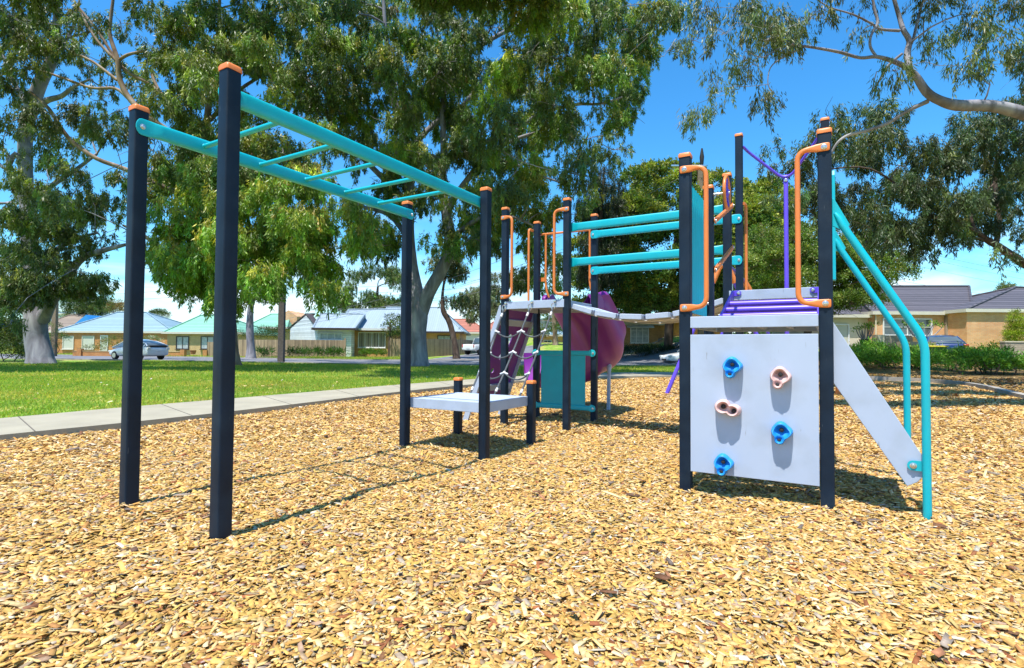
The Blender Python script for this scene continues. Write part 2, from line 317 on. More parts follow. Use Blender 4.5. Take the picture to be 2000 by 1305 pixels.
def offset(P, d):
    P = np.array(P); t = np.gradient(P, axis=0); t /= np.hypot(t[:, 0], t[:, 1])[:, None]; return list(map(tuple, P+np.stack([t[:, 1], -t[:, 0]], -1)*d))
ribbon('kerb', KERB, offset(KERB, -.16), lambda x, y: .10+hgt(x, y), M_kerb, .25, label='grey concrete edging round the right of the mulch')
# garden bed behind the kerb: dark litter
GB = np.array([(12.9, 21.7), (13.0, 19.6), (13.6, 18.9), (13.9, 17.7), (13.7, 16.1), (12.95, 14.3), (11.85, 12.6), (10.65, 10.6), (9.85, 8.4), (9.55, 5), (9.55, 0), (30, 0), (32, 22), (32, 29.5), (19, 30), (15, 29), (12.2, 26.5), (11.4, 23.2)])
def zbed(X, Y): return vh(X, Y)+.03+.03*np.sin(X*1.7)*np.sin(Y*1.3)
gb = poly_fan('garden_bed', GB, zbed, mulch_mat('garden_litter', .55), .4); tag(gb, 'leaf littered garden bed behind the kerb', kind='structure')
# road
RN = [(-120, 52), (-60, 44), (-32, 38.2), (-25, 37.2), (-14.85, 33.8), (-9.1, 31.8), (-4.4, 30.9), (1, 31.2), (6.5, 32.2), (12, 33.6), (30, 37), (60, 42)]
RF = [(-120, 66), (-60, 60), (-33, 50.5), (-24, 47), (-16, 43.5), (-8, 41.6), (-2, 41.2), (4, 41.5), (8, 42), (13, 42.5), (31, 46), (60, 50)]
ribbon('road', smooth_pl(RN), smooth_pl(RF), lambda x, y: hgt(x, y)+.012, M_asph, label='asphalt street beyond the park')
ribbon('road_kerb_park_side', smooth_pl(RN), offset(smooth_pl(RN), .22), lambda x, y: hgt(x, y)+.08, M_kerb, .1, label='low kerb between lawn and street').name = 'road_kerb'
ribbon('road_kerb', smooth_pl(RF), offset(smooth_pl(RF), -.22), lambda x, y: hgt(x, y)+.08, M_kerb, .1, label='low kerb on the house side of the street')
SL = [(-7, 41.0), (-6.6, 46), (-5.6, 54), (-3, 66), (0, 84), (3, 110)]; SR = [(1.5, 41.0), (1.2, 46), (2.2, 54), (5, 66), (8, 84), (11, 110)]
ribbon('side_street', smooth_pl(SL), smooth_pl(SR), lambda x, y: hgt(x, y)+.018, M_asph, label='side street running uphill between the houses')
DA = [(6.6, 41.9), (8.5, 45), (12, 50)]; DB = [(9.6, 41.9), (11.6, 45), (15, 50)]
ribbon('driveway', DA, DB, lambda x, y: hgt(x, y)+.03, M_conc, label='pale concrete driveway of the cream house')
# ------------------------------------------------------------------ wood chips
def chip_cols(n):
    pal = np.array([(.70, .46, .15), (.62, .38, .11), (.74, .53, .24), (.78, .62, .36), (.52, .30, .10), (.40, .30, .21), (.48, .42, .36), (.34, .13, .055), (.80, .73, .60), (.22, .11, .06), (.66, .44, .13)])
    p = np.array([.22, .14, .17, .13, .1, .045, .04, .03, .025, .015, .07]); c = pal[rng.choice(len(pal), n, p=p/p.sum())]
    return np.clip(c*np.array((.82, .76, .66))*rng.uniform(.75, 1.2, (n, 1))*rng.normal(1, .04, (n, 3)), 0, .92)
def chips(P, Lm, thick=True, lift=.02):
    n = len(P); yaw = rng.uniform(0, 2*pi, n); L = Lm*rng.lognormal(0, .38, n); W = np.minimum(L*rng.uniform(.22, .6, n), .021*Lm/.034)
    tilt = rng.normal(0, .20, n); roll = rng.normal(0, .26, n); T = rng.uniform(.0015, .0045, n)*(Lm/.034)
    ax = np.stack([np.cos(yaw)*np.cos(tilt), np.sin(yaw)*np.cos(tilt), np.sin(tilt)], -1)
    s0 = np.stack([-np.sin(yaw), np.cos(yaw), 0*yaw], -1); up = np.cross(ax, s0); sd = s0*np.cos(roll)[:, None]+up*np.sin(roll)[:, None]; nn = np.cross(ax, sd)
    c = P.copy(); c[:, 2] += rng.uniform(0, lift, n)+np.abs(np.sin(tilt))*L*.25
    def pt(u, w, t): return c+ax*(L*u)[:, None]+sd*(W*w)[:, None]+nn*(T*t)[:, None]
    J = lambda a, s: a+rng.uniform(-s, s, n)
    k = [(J(-.5, .12), J(-.32, .18)), (J(.45, .15), J(-.5, .12)), (J(.5, .14), J(.36, .2)), (J(-.4, .16), J(.5, .12))]
    if thick:
        V = np.stack([pt(u, w, 1.) for u, w in k]+[pt(u, w, 0.) for u, w in k], 1)
        return V.reshape(-1, 3), 8, [(0, 1, 2, 3), (0, 4, 5, 1), (1, 5, 6, 2), (2, 6, 7, 3), (3, 7, 4, 0)]
    V = np.stack([pt(u, w, 1.) for u, w in k], 1); return V.reshape(-1, 3), 4, [(0, 1, 2, 3)]
M_chip = attr_mat('wood_chip', .75, 0, .25, .22, 90)
def scatter(n, dmin, dmax, ang=1.12, ylim=None):
    """points in a ring sector round the viewpoint, area uniform"""
    r = np.sqrt(rng.uniform(dmin**2, dmax**2, n)); a = rng.uniform(-ang, ang, n); return r*np.sin(a), r*np.cos(a)
def chip_layer(dens_, d0, d1, Lm, thick, lift, P=MPOLY, zf=gmul, dark=1., ang=1.0):
    area = ang*(d1**2-d0**2); x, y = scatter(int(area*dens_), d0, d1, ang); k = inpoly(x, y, P); x = x[k]; y = y[k]
    Pp = np.stack([x, y, zf(x, y)-.004], -1); V, npv, fp = chips(Pp, Lm, thick, lift); return V, npv, fp, chip_cols(len(x))*dark
parts = [chip_layer(5600, 1.0, 3.6, .033, True, .020), chip_layer(2600, 1.0, 3.0, .016, True, .020), chip_layer(3700, 3.6, 6.2, .034, True, .020)]
V = np.concatenate([p[0] for p in parts]); T = np.concatenate([p[3] for p in parts])
o = fast_mesh('wood_chips', V, 8, parts[0][2], M_chip, tint=T); tag(o, 'golden wood chips spread over the near ground', kind='stuff', cat='wood chips')
parts = [chip_layer(2500, 6.2, 10.5, .037, False, .02, ang=.86), chip_layer(900, 10.5, 21, .052, False, .02, ang=.86)]
deb = 420; dx_, dy_ = scatter(deb, 1.2, 9, 1.0); kk = inpoly(dx_, dy_, MPOLY); dP = np.stack([dx_[kk], dy_[kk], gmul(dx_[kk], dy_[kk])+.02], -1)
Vd, npd, fpd = chips(dP, .052, True, .012); cd = np.array([(.10, .055, .035), (.20, .09, .045), (.28, .22, .17), (.16, .12, .10), (.36, .16, .08)])[rng.integers(0, 5, len(dP))]*rng.uniform(.7, 1.3, (len(dP), 1))
o = fast_mesh('bark_pieces', Vd, 8, fpd, M_chip, tint=cd); tag(o, 'dark bark strips and twigs lying among the chips', kind='stuff', cat='bark')
gbp = chip_layer(260, 9, 27, .08, False, .03, P=GB, zf=zbed, dark=.55, ang=.9)
V = np.concatenate([p[0] for p in parts]); T = np.concatenate([p[3] for p in parts])
o = fast_mesh('wood_chips', V, 4, parts[0][2], M_chip, tint=T); tag(o, 'golden wood chips spread over the far half of the bed', kind='stuff', cat='wood chips')
o = fast_mesh('leaf_litter', gbp[0], 4, gbp[2], M_chip, tint=gbp[3]); tag(o, 'brown leaf litter in the garden bed behind the kerb', kind='stuff', cat='leaf litter')
# ------------------------------------------------------------------ grass
M_grass = attr_mat('grass_blade', .7, .45, .2)
def grass(n, x0, x1, y0, y1, test, hmean=.06, col=(.24, .34, .055)):
    x = rng.uniform(x0, x1, n); y = rng.uniform(y0, y1, n); k = test(x, y); x = x[k]; y = y[k]; n = len(x)
    a = rng.uniform(0, 2*pi, n); w = .006*(1+y/14); h = hmean*rng.lognormal(0, .35, n); lean = rng.normal(0, .5, (n, 2))*h[:, None]
    z = vh(x, y)-.01+.05*np.clip((30-y)/3, 0, 1); d = np.stack([np.cos(a)*w, np.sin(a)*w, 0*a], -1); P = np.stack([x, y, z], -1)
    V = np.stack([P-d, P+d, P+np.concatenate([lean, h[:, None]], 1)], 1).reshape(-1, 3)
    c = np.array(col)*rng.lognormal(0, .13, (n, 1)); yel = rng.random(n) < (.18+.35*(np.sin(x*.9+y*.35)*np.sin(y*1.1-x*.3) > .25)); c[yel] *= (1.9, 1.15, 1.6)
    return V, c
FP = np.array(FAR)
def left_of_far(x, y): return (np.interp(y, FP[:len(FP)*3//4, 1], FP[:len(FP)*3//4, 0]) > x+.0)
g1 = grass(200000, -19, 0, 3.5, 17, lambda x, y: left_of_far(x, y) & (np.abs(x) < y*1.05+1), .04)
g2 = grass(160000, -26, 12, 16, 38, lambda x, y: ~inpoly(x, y, np.array(NEAR+[(13, 21.9)]+FAR[::-1])) & ~inpoly(x, y, MPOLY) & (np.abs(x) < y*1.0) & (y < np.interp(x, [p[0] for p in RN], [p[1] for p in RN])-.3) & (x < 11) & (y > np.interp(x, [-.9, 1.2, 3.6, 6, 9, 12], [17, 19.3, 21.3, 22.2, 22.5, 22])), .06)
o = fast_mesh('grass', np.concatenate([g1[0], g2[0]]), 3, [(0, 1, 2)], M_grass, tint=np.concatenate([g1[1], g2[1]])); tag(o, 'short green lawn grass beyond the path', kind='stuff', cat='grass')
g3 = grass(30000, -22, -8.5, 42, 50.5, lambda x, y: (y > np.interp(x, [-24, -16, -8], [47.4, 43.8, 42])) , .13)
g4 = grass(26000, 2, 12, 42, 49, lambda x, y: y > 42.5, .12, (.19, .22, .05))
g5 = grass(24000, -60, -24, 46, 64, lambda x, y: y > np.interp(x, [-60, -33, -24], [60.5, 51, 47.5]), .13)
o = fast_mesh('verge_grass', np.concatenate([g3[0], g4[0], g5[0]]), 3, [(0, 1, 2)], M_grass, tint=np.concatenate([g3[1], g4[1], g5[1]])); tag(o, 'grass verge in front of the houses', kind='stuff', cat='grass')
# pale fallen bark and leaves on the lawn
n = 2200; x = rng.uniform(-22, 3, n); y = rng.uniform(5, 30, n); k = left_of_far(x, np.minimum(y, 16)) | (y > 21); x = x[k]; y = y[k]
V, npv, fp = chips(np.stack([x, y, vh(x, y)+.05], -1), .055, False, .03)
o = fast_mesh('fallen_leaves', V, 4, fp, M_chip, tint=np.clip(chip_cols(len(x))*np.array((1.1, 1.2, 1.4)), 0, .6)); tag(o, 'pale dry leaves and bark lying on the lawn', kind='stuff', cat='leaves')
# ------------------------------------------------------------------ play structure
TH = math.radians(30.606); U = Vector((math.cos(TH), -math.sin(TH), 0)); Vv = Vector((math.sin(TH), math.cos(TH), 0)); Z = Vector((0, 0, 1))
def fr(ox, oy): return lambda a, b, z: Vector((ox, oy, 0))+U*a+Vv*b+Z*z
MK = fr(-1.5033, 2.7993); FT = fr(-.0937, 6.9266); T1 = fr(1.2654, 3.8932); T2 = fr(2.2308, 5.5275)
w = .957; l = 2.463; dl = .898; WT = .881
PS = thing('play_structure', (0.4, 5.2, 0), 'teal, orange and purple climbing structure with monkey bars, bridge and decks on wood chips', 'play structure')
def square_ring(c, h, r, n=3, z=0):
    out = []
    for k, (sx, sy) in enumerate([(1, 1), (-1, 1), (-1, -1), (1, -1)]):
        for i in range(n+1):
            an = pi/2*k+pi/2*i/n; out.append(c+U*(sx*(h-r)+r*math.cos(an))+Vv*(sy*(h-r)+r*math.sin(an))+Z*z)
    return out
def loft(b, rings, cap=True):
    n = len(rings[0]); v = [q for r in rings for q in r]
    f = [(i*n+k, i*n+(k+1) % n, (i+1)*n+(k+1) % n, (i+1)*n+k) for i in range(len(rings)-1) for k in range(n)]
    if cap: f += [tuple(range(n))[::-1], tuple(range((len(rings)-1)*n, len(rings)*n))]
    b.add(v, f)
def post(F_, a, b, H):
    c = F_(a, b, 0); mb = MB(); loft(mb, [square_ring(c, .04, .009, z=-.3), square_ring(c, .04, .009, z=H)]); p = mb.build('post', M_post, PS, ang=30)
    cb = MB(); loft(cb, [square_ring(c, .044, .012, z=H-.004), square_ring(c, .0445, .012, z=H+.016), square_ring(c, .040, .014, z=H+.027), square_ring(c, .026, .012, z=H+.031)])
    cb.build('post_cap', M_orange, p, ang=50); return p
Hm, Hf, Ht, Hr = 2.4585, 2.8079, 2.4084, 3.5342
for a, b in ((0, 0), (-w, 0), (0, l), (-w, l)): post(MK, a, b, Hm)
for a in (0, -w): post(MK, a, l+dl, .635)
for a, b in ((0, 0), (WT, 0), (0, WT), (WT, WT)): post(FT, a, b, Hf)
for a, b in ((0, 0), (WT, 0), (0, WT), (WT, WT)): post(T1, a, b, Ht)
for a, b, h in ((0, 0, Hf), (WT, 0, Hf), (0, WT, Hr), (WT, WT, Hr)): post(T2, a, b, h)
PXY = [MK(a, b, 0) for a, b in ((0, 0), (-w, 0), (0, l), (-w, l), (0, l+dl), (-w, l+dl))]+[F_(a, b, 0) for F_ in (FT, T1, T2) for a, b in ((0, 0), (WT, 0), (0, WT), (WT, WT))]+[T1(1.388, -.005, 0), T1(1.388, WT+.005, 0)]
hp = []
for q in PXY:
    n_ = 150; r_ = rng.uniform(.045, .17, n_); t_ = rng.uniform(0, 2*pi, n_); x_ = q.x+r_*np.cos(t_); y_ = q.y+r_*np.sin(t_); hp.append(np.stack([x_, y_, gmul(x_, y_)+.030*np.clip(1-(r_-.04)/.12, 0, 1)*(.6+.4*np.sin(t_*2+q.x*9))], -1))
hp = np.concatenate(hp); Vh, nh, fh = chips(hp, .034, True, .012); o = fast_mesh('heaped_chips', Vh, 8, fh, M_chip, tint=chip_cols(len(hp))); tag(o, 'wood chips heaped round the feet of the posts', kind='stuff', cat='wood chips')
def bolt(parent, p, nrm, r=.011):
    b = MB(); b.disc(p, nrm, r*1.5, .003); b.disc(Vector(p)+Vector(nrm).normalized()*.003, nrm, r, .007); b.build('bolt', M_steel, parent, ang=35)
def bar(name, p0, p1, h, t, m, sidev, bolts=True, flat=.13, parent=None, n=14, wide=1.12):
    """oval bar whose ends flatten into bolted tabs; h half height, t half thickness; sidev = outward normal of the tab face"""
    p0 = Vector(p0); p1 = Vector(p1); d = (p1-p0); L = d.length; d.normalize(); pts = []; rad = []
    prof = [(0, .25, .1), (.006, .62, .13), (.016, .88, .14), (.03, 1.0, .14), (flat*.55, wide/1.12, .16), (flat*.8, 1.04, .5), (flat, 1, .95), (flat*1.15, 1, 1)]
    for s, hh, tt in prof: pts.append(p0+d*s); rad.append((h*hh*wide if s < flat*.6 else h*hh, max(t*tt, .004)))
    for s, hh, tt in prof[::-1]: pts.append(p1-d*s); rad.append((h*hh*wide if s < flat*.6 else h*hh, max(t*tt, .004)))
    b = MB(); b.sweep(pts, rad, 28, e=.55); o = b.build(name, m, parent or PS, ang=30)
    if bolts:
        sv = Vector(sidev).normalized()
        for q in (p0+d*.035, p1-d*.035): bolt(o, q+sv*(t*.14+.003), sv)
    return o
# monkey bars
zr = 2.352
bar('overhead_rail', MK(-w+.046, -.035, zr), MK(-w+.046, l+.045, zr), .046, .026, M_teal, U)
bar('overhead_rail', MK(-.046, -.035, zr), MK(-.046, l+.045, zr), .046, .026, M_teal, -U)
for b_ in (.37, .785, 1.185, 1.59, 1.99):
    r = MB(); r.sweep([MK(-w+.05, b_, zr-.004), MK(-.05, b_, zr-.004)], .0165, 14, up=Vv); r.sweep([MK(-w+.062, b_, zr-.004), MK(-w+.075, b_, zr-.004)], [.024, .0165], 14, up=Vv); r.sweep([MK(-.062, b_, zr-.004), MK(-.075, b_, zr-.004)], [.024, .0165], 14, up=Vv)
    r.build('rung', M_teal, PS)
# decks: fascia frame, top plate, underside ribs
def deck(F_, a0, a1, b0, b1, zt, th, fascia=.018, ribs=3, name='deck'):
    b = MB(); ca, cb_ = (a0+a1)/2, (b0+b1)/2; ha, hb = (a1-a0)/2, (b1-b0)/2
    for s in (-1, 1):
        b.box(F_(ca, cb_+s*(hb-fascia/2), zt-th/2), (ha, fascia/2, th/2), U, Vv, Z)
        b.box(F_(ca+s*(ha-fascia/2), cb_, zt-th/2), (fascia/2, hb-fascia-.001, th/2), U, Vv, Z)
    fr_ = b.build(name, M_lav, PS, smooth=False, bevel=.004)
    t = MB(); nb = 6; wb = (2*hb-2*fascia-.004)/nb
    for i in range(nb): t.box(F_(ca, b0+fascia+.002+wb*(i+.5), zt-.014), (ha-fascia-.002, wb/2-.003, .010), U, Vv, Z)
    t.build('deck_board', M_slat, fr_, smooth=False, bevel=.002)
    r = MB()
    for i in range(ribs): r.box(F_(a0+(a1-a0)*(i+1)/(ribs+1), cb_, zt-.045), (.018, hb-fascia-.003, .018), U, Vv, Z)
    r.build('joist', M_lav, fr_, smooth=False)
    return fr_
deck(MK, -w+.02, -.02, l-.02+.06, l+dl-.04, .498, .098)
deck(FT, .02, WT-.02, -.045, WT+.03, 1.603, .098)
deck(T1, .042, WT-.042, -.052, WT+.04, 1.237, .082)
deck(T2, .02, WT+.02, -.045, WT+.03, 1.608, .10)
# climbing wall with holds
pn = MB(); pn.box(T1(WT/2, -.048, .623), (WT/2-.043, .007, .485), U, Vv, Z)
panel = pn.build('climbing_panel', M_lav, PS, smooth=False, bevel=.003)
# T1 panel holds: noise displaced resin scoops
def hold(parent, c, m, kind, rot=0, s=1.):
    """two-lobed scooped resin hold; local x = U, y = up, n = -Vv"""
    nr, nt_ = 26, 44; v = []; f = []
    lob = [((0, .022), .047), ((-.014, -.034), .027)] if kind == 0 else [((-.028, .006), .036), ((.028, -.006), .031)]
    holes = [(0.0, .024, .018), (-.014, -.033, .012)] if kind == 0 else [(-.022, .006, .014), (.028, -.008, .013)]
    prt = .066
    def radf(t):
        best = 0
        for (cx, cy), r in lob:
            dx, dy = math.cos(t), math.sin(t); b_ = cx*dx+cy*dy; q = b_*b_-(cx*cx+cy*cy)+r*r
            if q > 0: best = max(best, b_+math.sqrt(q))
        base = max(best, .018)
        if kind == 0: base *= 1+.10*math.cos(2*t+.4)+.05*math.sin(5*t)
        return base*(1+.05*math.sin(4*t+1))
    rs = [radf(2*pi*i/nt_) for i in range(nt_)]
    rs = [(rs[i-2]+2*rs[i-1]+3*rs[i]+2*rs[(i+1) % nt_]+rs[(i+2) % nt_])/9 for i in range(nt_)]
    for j in range(nr+1):
        q = j/nr
        for i in range(nt_):
            t = 2*pi*i/nt_; rr = rs[i]*min(1, q*1.02); x = rr*math.cos(t); y = rr*math.sin(t)
            e = max(0, 1-q**5)**.5; lip = math.exp(-((q-.80)/.16)**2); up_ = .62-.45*max(-1, min(1, y/.05))
            hgt_ = (.020+prt*(.30*e+.55*lip*e*(.55+.55*up_)))
            for hx, hy, hr in holes:
                d2 = ((x-hx)**2+(y-hy)**2); hgt_ -= .026*math.exp(-d2/(2*(hr*1.25)**2))
            if kind == 0 and y > -.005: hgt_ += -.012*math.exp(-((y-.03)/.02)**2)
            h = hgt_*e if q > .97 else hgt_
            if j == nr: h = 0
            x2 = x*math.cos(rot)-y*math.sin(rot); y2 = x*math.sin(rot)+y*math.cos(rot)
            v.append(c+U*x2*s+Z*y2*s-Vv*max(0, h)*s)
    for j in range(nr):
        for i in range(nt_): f.append((j*nt_+i, j*nt_+(i+1) % nt_, (j+1)*nt_+(i+1) % nt_, (j+1)*nt_+i))
    b = MB(); b.add(v, f); o = b.build('climbing_hold', m, parent, ang=70)
    for hx, hy, hr in holes:
        x2 = hx*math.cos(rot)-hy*math.sin(rot); y2 = hx*math.sin(rot)+hy*math.cos(rot)
        hb = MB(); hb.disc(c+U*x2*s+Z*y2*s-Vv*.022*s, -Vv, .0115*s, .014, 14); hb.build('hold_bolt', M_black, parent)
    return o
for a, z, m, k, r in ((.328, .872, M_blue, 0, 0), (.621, .812, M_pink, 0, -.03), (.300, .601, M_pink, 1, -.12), (.627, .452, M_blue, 0, .02), (.269, .205, M_blue, 0, .05)):
    o = hold(panel, T1(a, -.056, z), m, k, r, 1.25 if k == 0 else 1.38); o['label'] = ('blue scooped climbing hold' if m is M_blue else 'pale pink scooped climbing hold')
# grab loops
def grab(F_, a0, sgn, b0, bt, zt, zb, reach, r=.0165, m=M_orange):
    """loop bolted on a post face at a0; tube stands off by reach in direction sgn"""
    pts = fillet([F_(a0, b0, zt), F_(a0+sgn*reach, bt, zt-.004), F_(a0+sgn*reach, bt, zb+.004), F_(a0, b0, zb)], .082, 9); pts = [pts[0], pts[0].lerp(pts[1], .55)]+pts[1:-1]+[pts[-1].lerp(pts[-2], .55), pts[-1]]
    n = len(pts); rad = []
    for i, p in enumerate(pts):
        da = abs((p-F_(a0, b0, p.z)).dot(U)); q = min(1, max(0, (da-.03)/.055)); rad.append((.004*(1-q)+r*q, .027*(1-q)+r*q))
    tip = []; d_ = U*(-sgn)
    b = MB(); e = [(pts[0]+d_*s) for s in (.036, .033, .022)]; e2 = [(pts[-1]+d_*s) for s in (.022, .033, .036)]
    b.sweep(e+pts+e2, [(.003, .017), (.004, .025), (.004, .027)]+rad+[(.004, .027), (.004, .025), (.003, .017)], 20, up=Vv, e=.85)
    o = b.build('grab_loop', m, PS, ang=60)
    for q in (pts[0], pts[-1]): bolt(o, q-Vv*.0045+d_*.004, -Vv, .012)
grab(T1, .006, 1, -.046, -.05, 2.31, 1.302, .148)
grab(T1, WT-.006, -1, -.046, -.05, 2.31, 1.302, .148)
grab(FT, -.005, 1, -.046, -.07, 2.695, 1.665, .145)
grab(FT, WT+.005, -1, -.046, -.07, 2.695, 1.665, .145)
# corrugated teal side panel between the two left posts of the near tower
cp = MB(); n = 40; prof = []
for i in range(n+1):
    b_ = .045+(WT-.09)*i/n; ph = (i/n*10) % 1; prof.append((b_, .010 if .25 < ph < .6 else 0.))
v = []
for (b_, o_) in prof: v += [T1(-.012+o_, b_, 1.285), T1(-.012+o_, b_, 2.27)]
for (b_, o_) in prof: v += [T1(-.018+o_, b_, 1.285), T1(-.018+o_, b_, 2.27)]
m2 = 2*(n+1); f = [(2*i, 2*i+2, 2*i+3, 2*i+1) for i in range(n)]+[(m2+2*i, m2+2*i+1, m2+2*i+3, m2+2*i+2) for i in range(n)]+[(2*i+1, 2*i+3, m2+2*i+3, m2+2*i+1) for i in range(n)]
cp.add(v, f); cpo = cp.build('corrugated_panel', M_teal, PS, ang=25)
for z_ in (1.40, 2.15): bolt(cpo, T1(-.0, .06, z_), U); bolt(cpo, T1(-.0, WT-.06, z_), U)
# thin teal plate on the far right post
pl = MB(); pl.prism([T1(WT+.045, WT-.05, 1.55), T1(WT+.045, WT-.05, 2.37), T1(WT+.045, WT-.035, 2.41), T1(WT+.045, WT+.05, 2.41), T1(WT+.045, WT+.05, 1.55)], U*.022); pl.build('side_plate', M_teal, PS, smooth=False, bevel=.004)
# steps on the right: stringers, treads, handrails
st = MB()
for b_ in (.035, WT-.035):
    poly = [T1(WT+.04, b_-.011, 1.185), T1(1.372, b_-.011, .375), T1(1.372, b_-.011, .25), T1(1.345, b_-.011, .215), T1(1.296, b_-.011, .185), T1(WT+.04, b_-.011, .79)]
    sb = MB(); sb.prism(poly, Vv*.022); sb.build('stringer', M_lav, PS, smooth=False, bevel=.003)
for i in range(4):
    t = (i+.6)/4.3; z_ = 1.06-t*.80; a_ = WT+.04+(.99-z_)/1.74
    tb = MB(); tb.box(T1(a_-.0, WT/2, z_-.03), (.055, WT/2-.05, .014), U, Vv, Z); tb.build('step', M_lav, PS, smooth=False, bevel=.003)
for b_, sg in ((-.005, -1), (WT+.005, 1)):
    hb = MB(); a1 = 1.388
    pts = [T1(WT+.055, b_, 1.882), T1(WT+.075, b_, 1.85)]+fillet([T1(WT+.095, b_, 1.80), T1(a1, b_, 1.06), T1(a1, b_, -.25)], .09, 8)
    hb.sweep(pts, [(.012, .012), (.022, .02)]+[.0225]*(len(pts)-2), 16, up=Vv)
    o = hb.build('handrail', M_teal, PS, ang=60)
    g_ = MB(); g_.prism([T1(WT+.041, b_-.006, 1.98), T1(WT+.052, b_-.006, 1.975), T1(WT+.135, b_-.006, 1.80), T1(WT+.115, b_-.006, 1.755), T1(WT+.041, b_-.006, 1.80)], Vv*.012); g_.build('rail_gusset', M_teal, o, smooth=False, bevel=.002)
    tb = MB(); b2 = .018 if sg < 0 else WT-.018; tb.prism([T1(1.375, b2-.003, .345)]+[T1(1.325+.03*math.cos(q), b2-.003, .315+.03*math.sin(q)) for q in [pi*.5+pi*k/8 for k in range(9)]]+[T1(1.375, b2-.003, .285)], Vv*.005*sg); tb.build('rail_tab', M_teal, o, smooth=False)
    if sg < 0: bolt(o, T1(1.325, b2-.0095, .315), -Vv, .012)
# purple rung ramp up to the second deck with sloping orange rails
for a_ in (.06, WT-.06):
    rb = MB(); rb.prism([T1(a_-.008, WT+.06, 1.19), T1(a_-.008, WT+.06, 1.26), T1(a_-.008, 1.80, 1.60), T1(a_-.008, 1.845, 1.60), T1(a_-.008, 1.845, 1.52)], U*.016); o = rb.build('ramp_side', M_purple, PS, smooth=False, bevel=.003)
    b = MB(); s_ = 1 if a_ < .4 else -1; b.prism([T1(a_-.01*s_, 1.842, 1.605), T1(a_-.01*s_, 1.842, 1.55)]+[T1(a_+s_*(.05+.028*math.cos(q)), 1.842, 1.578+.028*math.sin(q)) for q in [-pi/2+pi*k/8 for k in range(9)]], Vv*.005); b.build('ramp_tab', M_purple, o, smooth=False)
    bolt(o, T1(a_+s_*.05, 1.841, 1.578), -Vv, .012)
for t in (.25, .48, .71):
    b_ = WT+.06+t*.9; z_ = 1.215+t*.315
    rb = MB(); rb.sweep([T1(.07, b_, z_+.008), T1(WT-.07, b_, z_+.008)], (.031, .030), 16, up=Z); rb.build('ramp_rung', M_purple, PS)
for z0, z1 in ((2.125, 2.50), (1.695, 2.065)):
    bar('ramp_rail', T1(.052, WT-.02, z0-.01), T1(.052, 1.93, z1+.01), .020, .016, M_orange, U, parent=PS, flat=.10, wide=1.3)
# steering wheel on the back left post of the near tower
wc = T1(.150, WT, 2.355)
wb = MB(); N_ = 32; wb.sweep([wc+(Vv*math.cos(2*pi*k/N_)+Z*math.sin(2*pi*k/N_))*.135 for k in range(N_+1)], .014, 10, up=U, cap=False); whl = wb.build('steering_wheel', M_orange, PS)
sp = MB()
for k in range(5):
    q = 2*pi*k/5+.3; d_ = Vv*math.cos(q)+Z*math.sin(q); e_ = -Vv*math.sin(q)+Z*math.cos(q); sp.box(wc+d_*.075, (.062, .019, .007), d_, e_, U)
sp.disc(wc-U*.01, U, .04, .024, 16); sp.build('spoke', M_purple, whl, ang=30)
sh = MB(); sh.sweep([T1(.04, WT, 2.355), T1(.14, WT, 2.355)], .011, 12); sh.build('wheel_shaft', M_steel, whl); bolt(whl, wc+U*.016, U, .009)
# suspension bridge with sagging slats and rails
BL = 1.832; FO = FT
def bz(t): s = t/BL*2-1; return 1.40+.175*abs(s)**2.1
edges = [.045, .33, .63, .93, 1.23, 1.53, BL-.045]
for i in range(6):
    t0, t1 = edges[i]+.008, edges[i+1]-.008; p0 = bz(t0); p1 = bz(t1); d_ = (U*(t1-t0)+Z*(p1-p0)); L_ = d_.length; d_.normalize(); nz = d_.cross(Vv); nz = nz if nz.z > 0 else -nz
    c = FO(WT+(t0+t1)/2, WT/2, (p0+p1)/2)-nz*.032
    sb = MB(); sb.box(c, (L_/2-.004, WT/2-.075, .030), d_, Vv, nz)
    for s_ in (-1, 1): sb.box(c+Vv*s_*(WT/2-.055), (L_/2-.012, .018, .031), d_, Vv, nz)
    sb.build('bridge_slat', M_slat, PS, smooth=False, bevel=.006)
ch = MB()
for b_ in (.14, WT-.14):
    ch.sweep([FO(WT+t, b_, bz(t)-.072) for t in np.linspace(.03, BL-.03, 25)], (.006, .02), 8)
ch.build('bridge_cable', M_white, PS)
for b_, sv in ((-.0, -Vv), (WT, -Vv)):
    for z_ in (2.49, 2.06) if b_ == 0 else (2.545, 2.055):
        bb = b_-.068 if b_ > .1 else .066
        bar('bridge_rail', FO(WT-.03, bb, z_), FO(WT+BL+.035, bb, z_), .047, .022, M_teal, -Vv, flat=.15, wide=1.15)
# guard at the slide entry
gb_ = .96; gd = MB(); zt = 2.655
gd.sweep(fillet([FT(-.0, WT+.045, zt+.01), FT(.0, gb_+.01, zt+.01), FT(WT, gb_+.01, zt-.005), FT(WT, WT+.045, zt-.005)], .05, 6), .0155, 12); go_ = gd.build('slide_guard', M_orange, PS)
for a_ in (.10, WT-.10):
    gv = MB(); s_ = 1 if a_ < .4 else 1
    gv.sweep(fillet([FT(a_, gb_, zt), FT(a_, gb_, 1.93), FT(a_+.02, gb_+.0, 1.82), FT(a_+.045, gb_+.02, 1.74)], .05, 5), .0155, 12)
    pa = 0 if a_ < .4 else WT; gv.box(FT((a_+pa)/2, WT+.06, 2.0), (abs(a_-pa)/2, .008, .028), U, Vv, Z); gv.build('guard_post', M_orange, go_, ang=50)
lp = MB(); lp.sweep(fillet([FT(-.05, WT-.04, 2.70), FT(-.055, WT-.15, 2.71), FT(-.055, WT-.15, 1.62), FT(-.05, WT-.03, 1.62)], .06, 6), .0165, 12, up=U); lp.build('grab_loop', M_orange, PS)
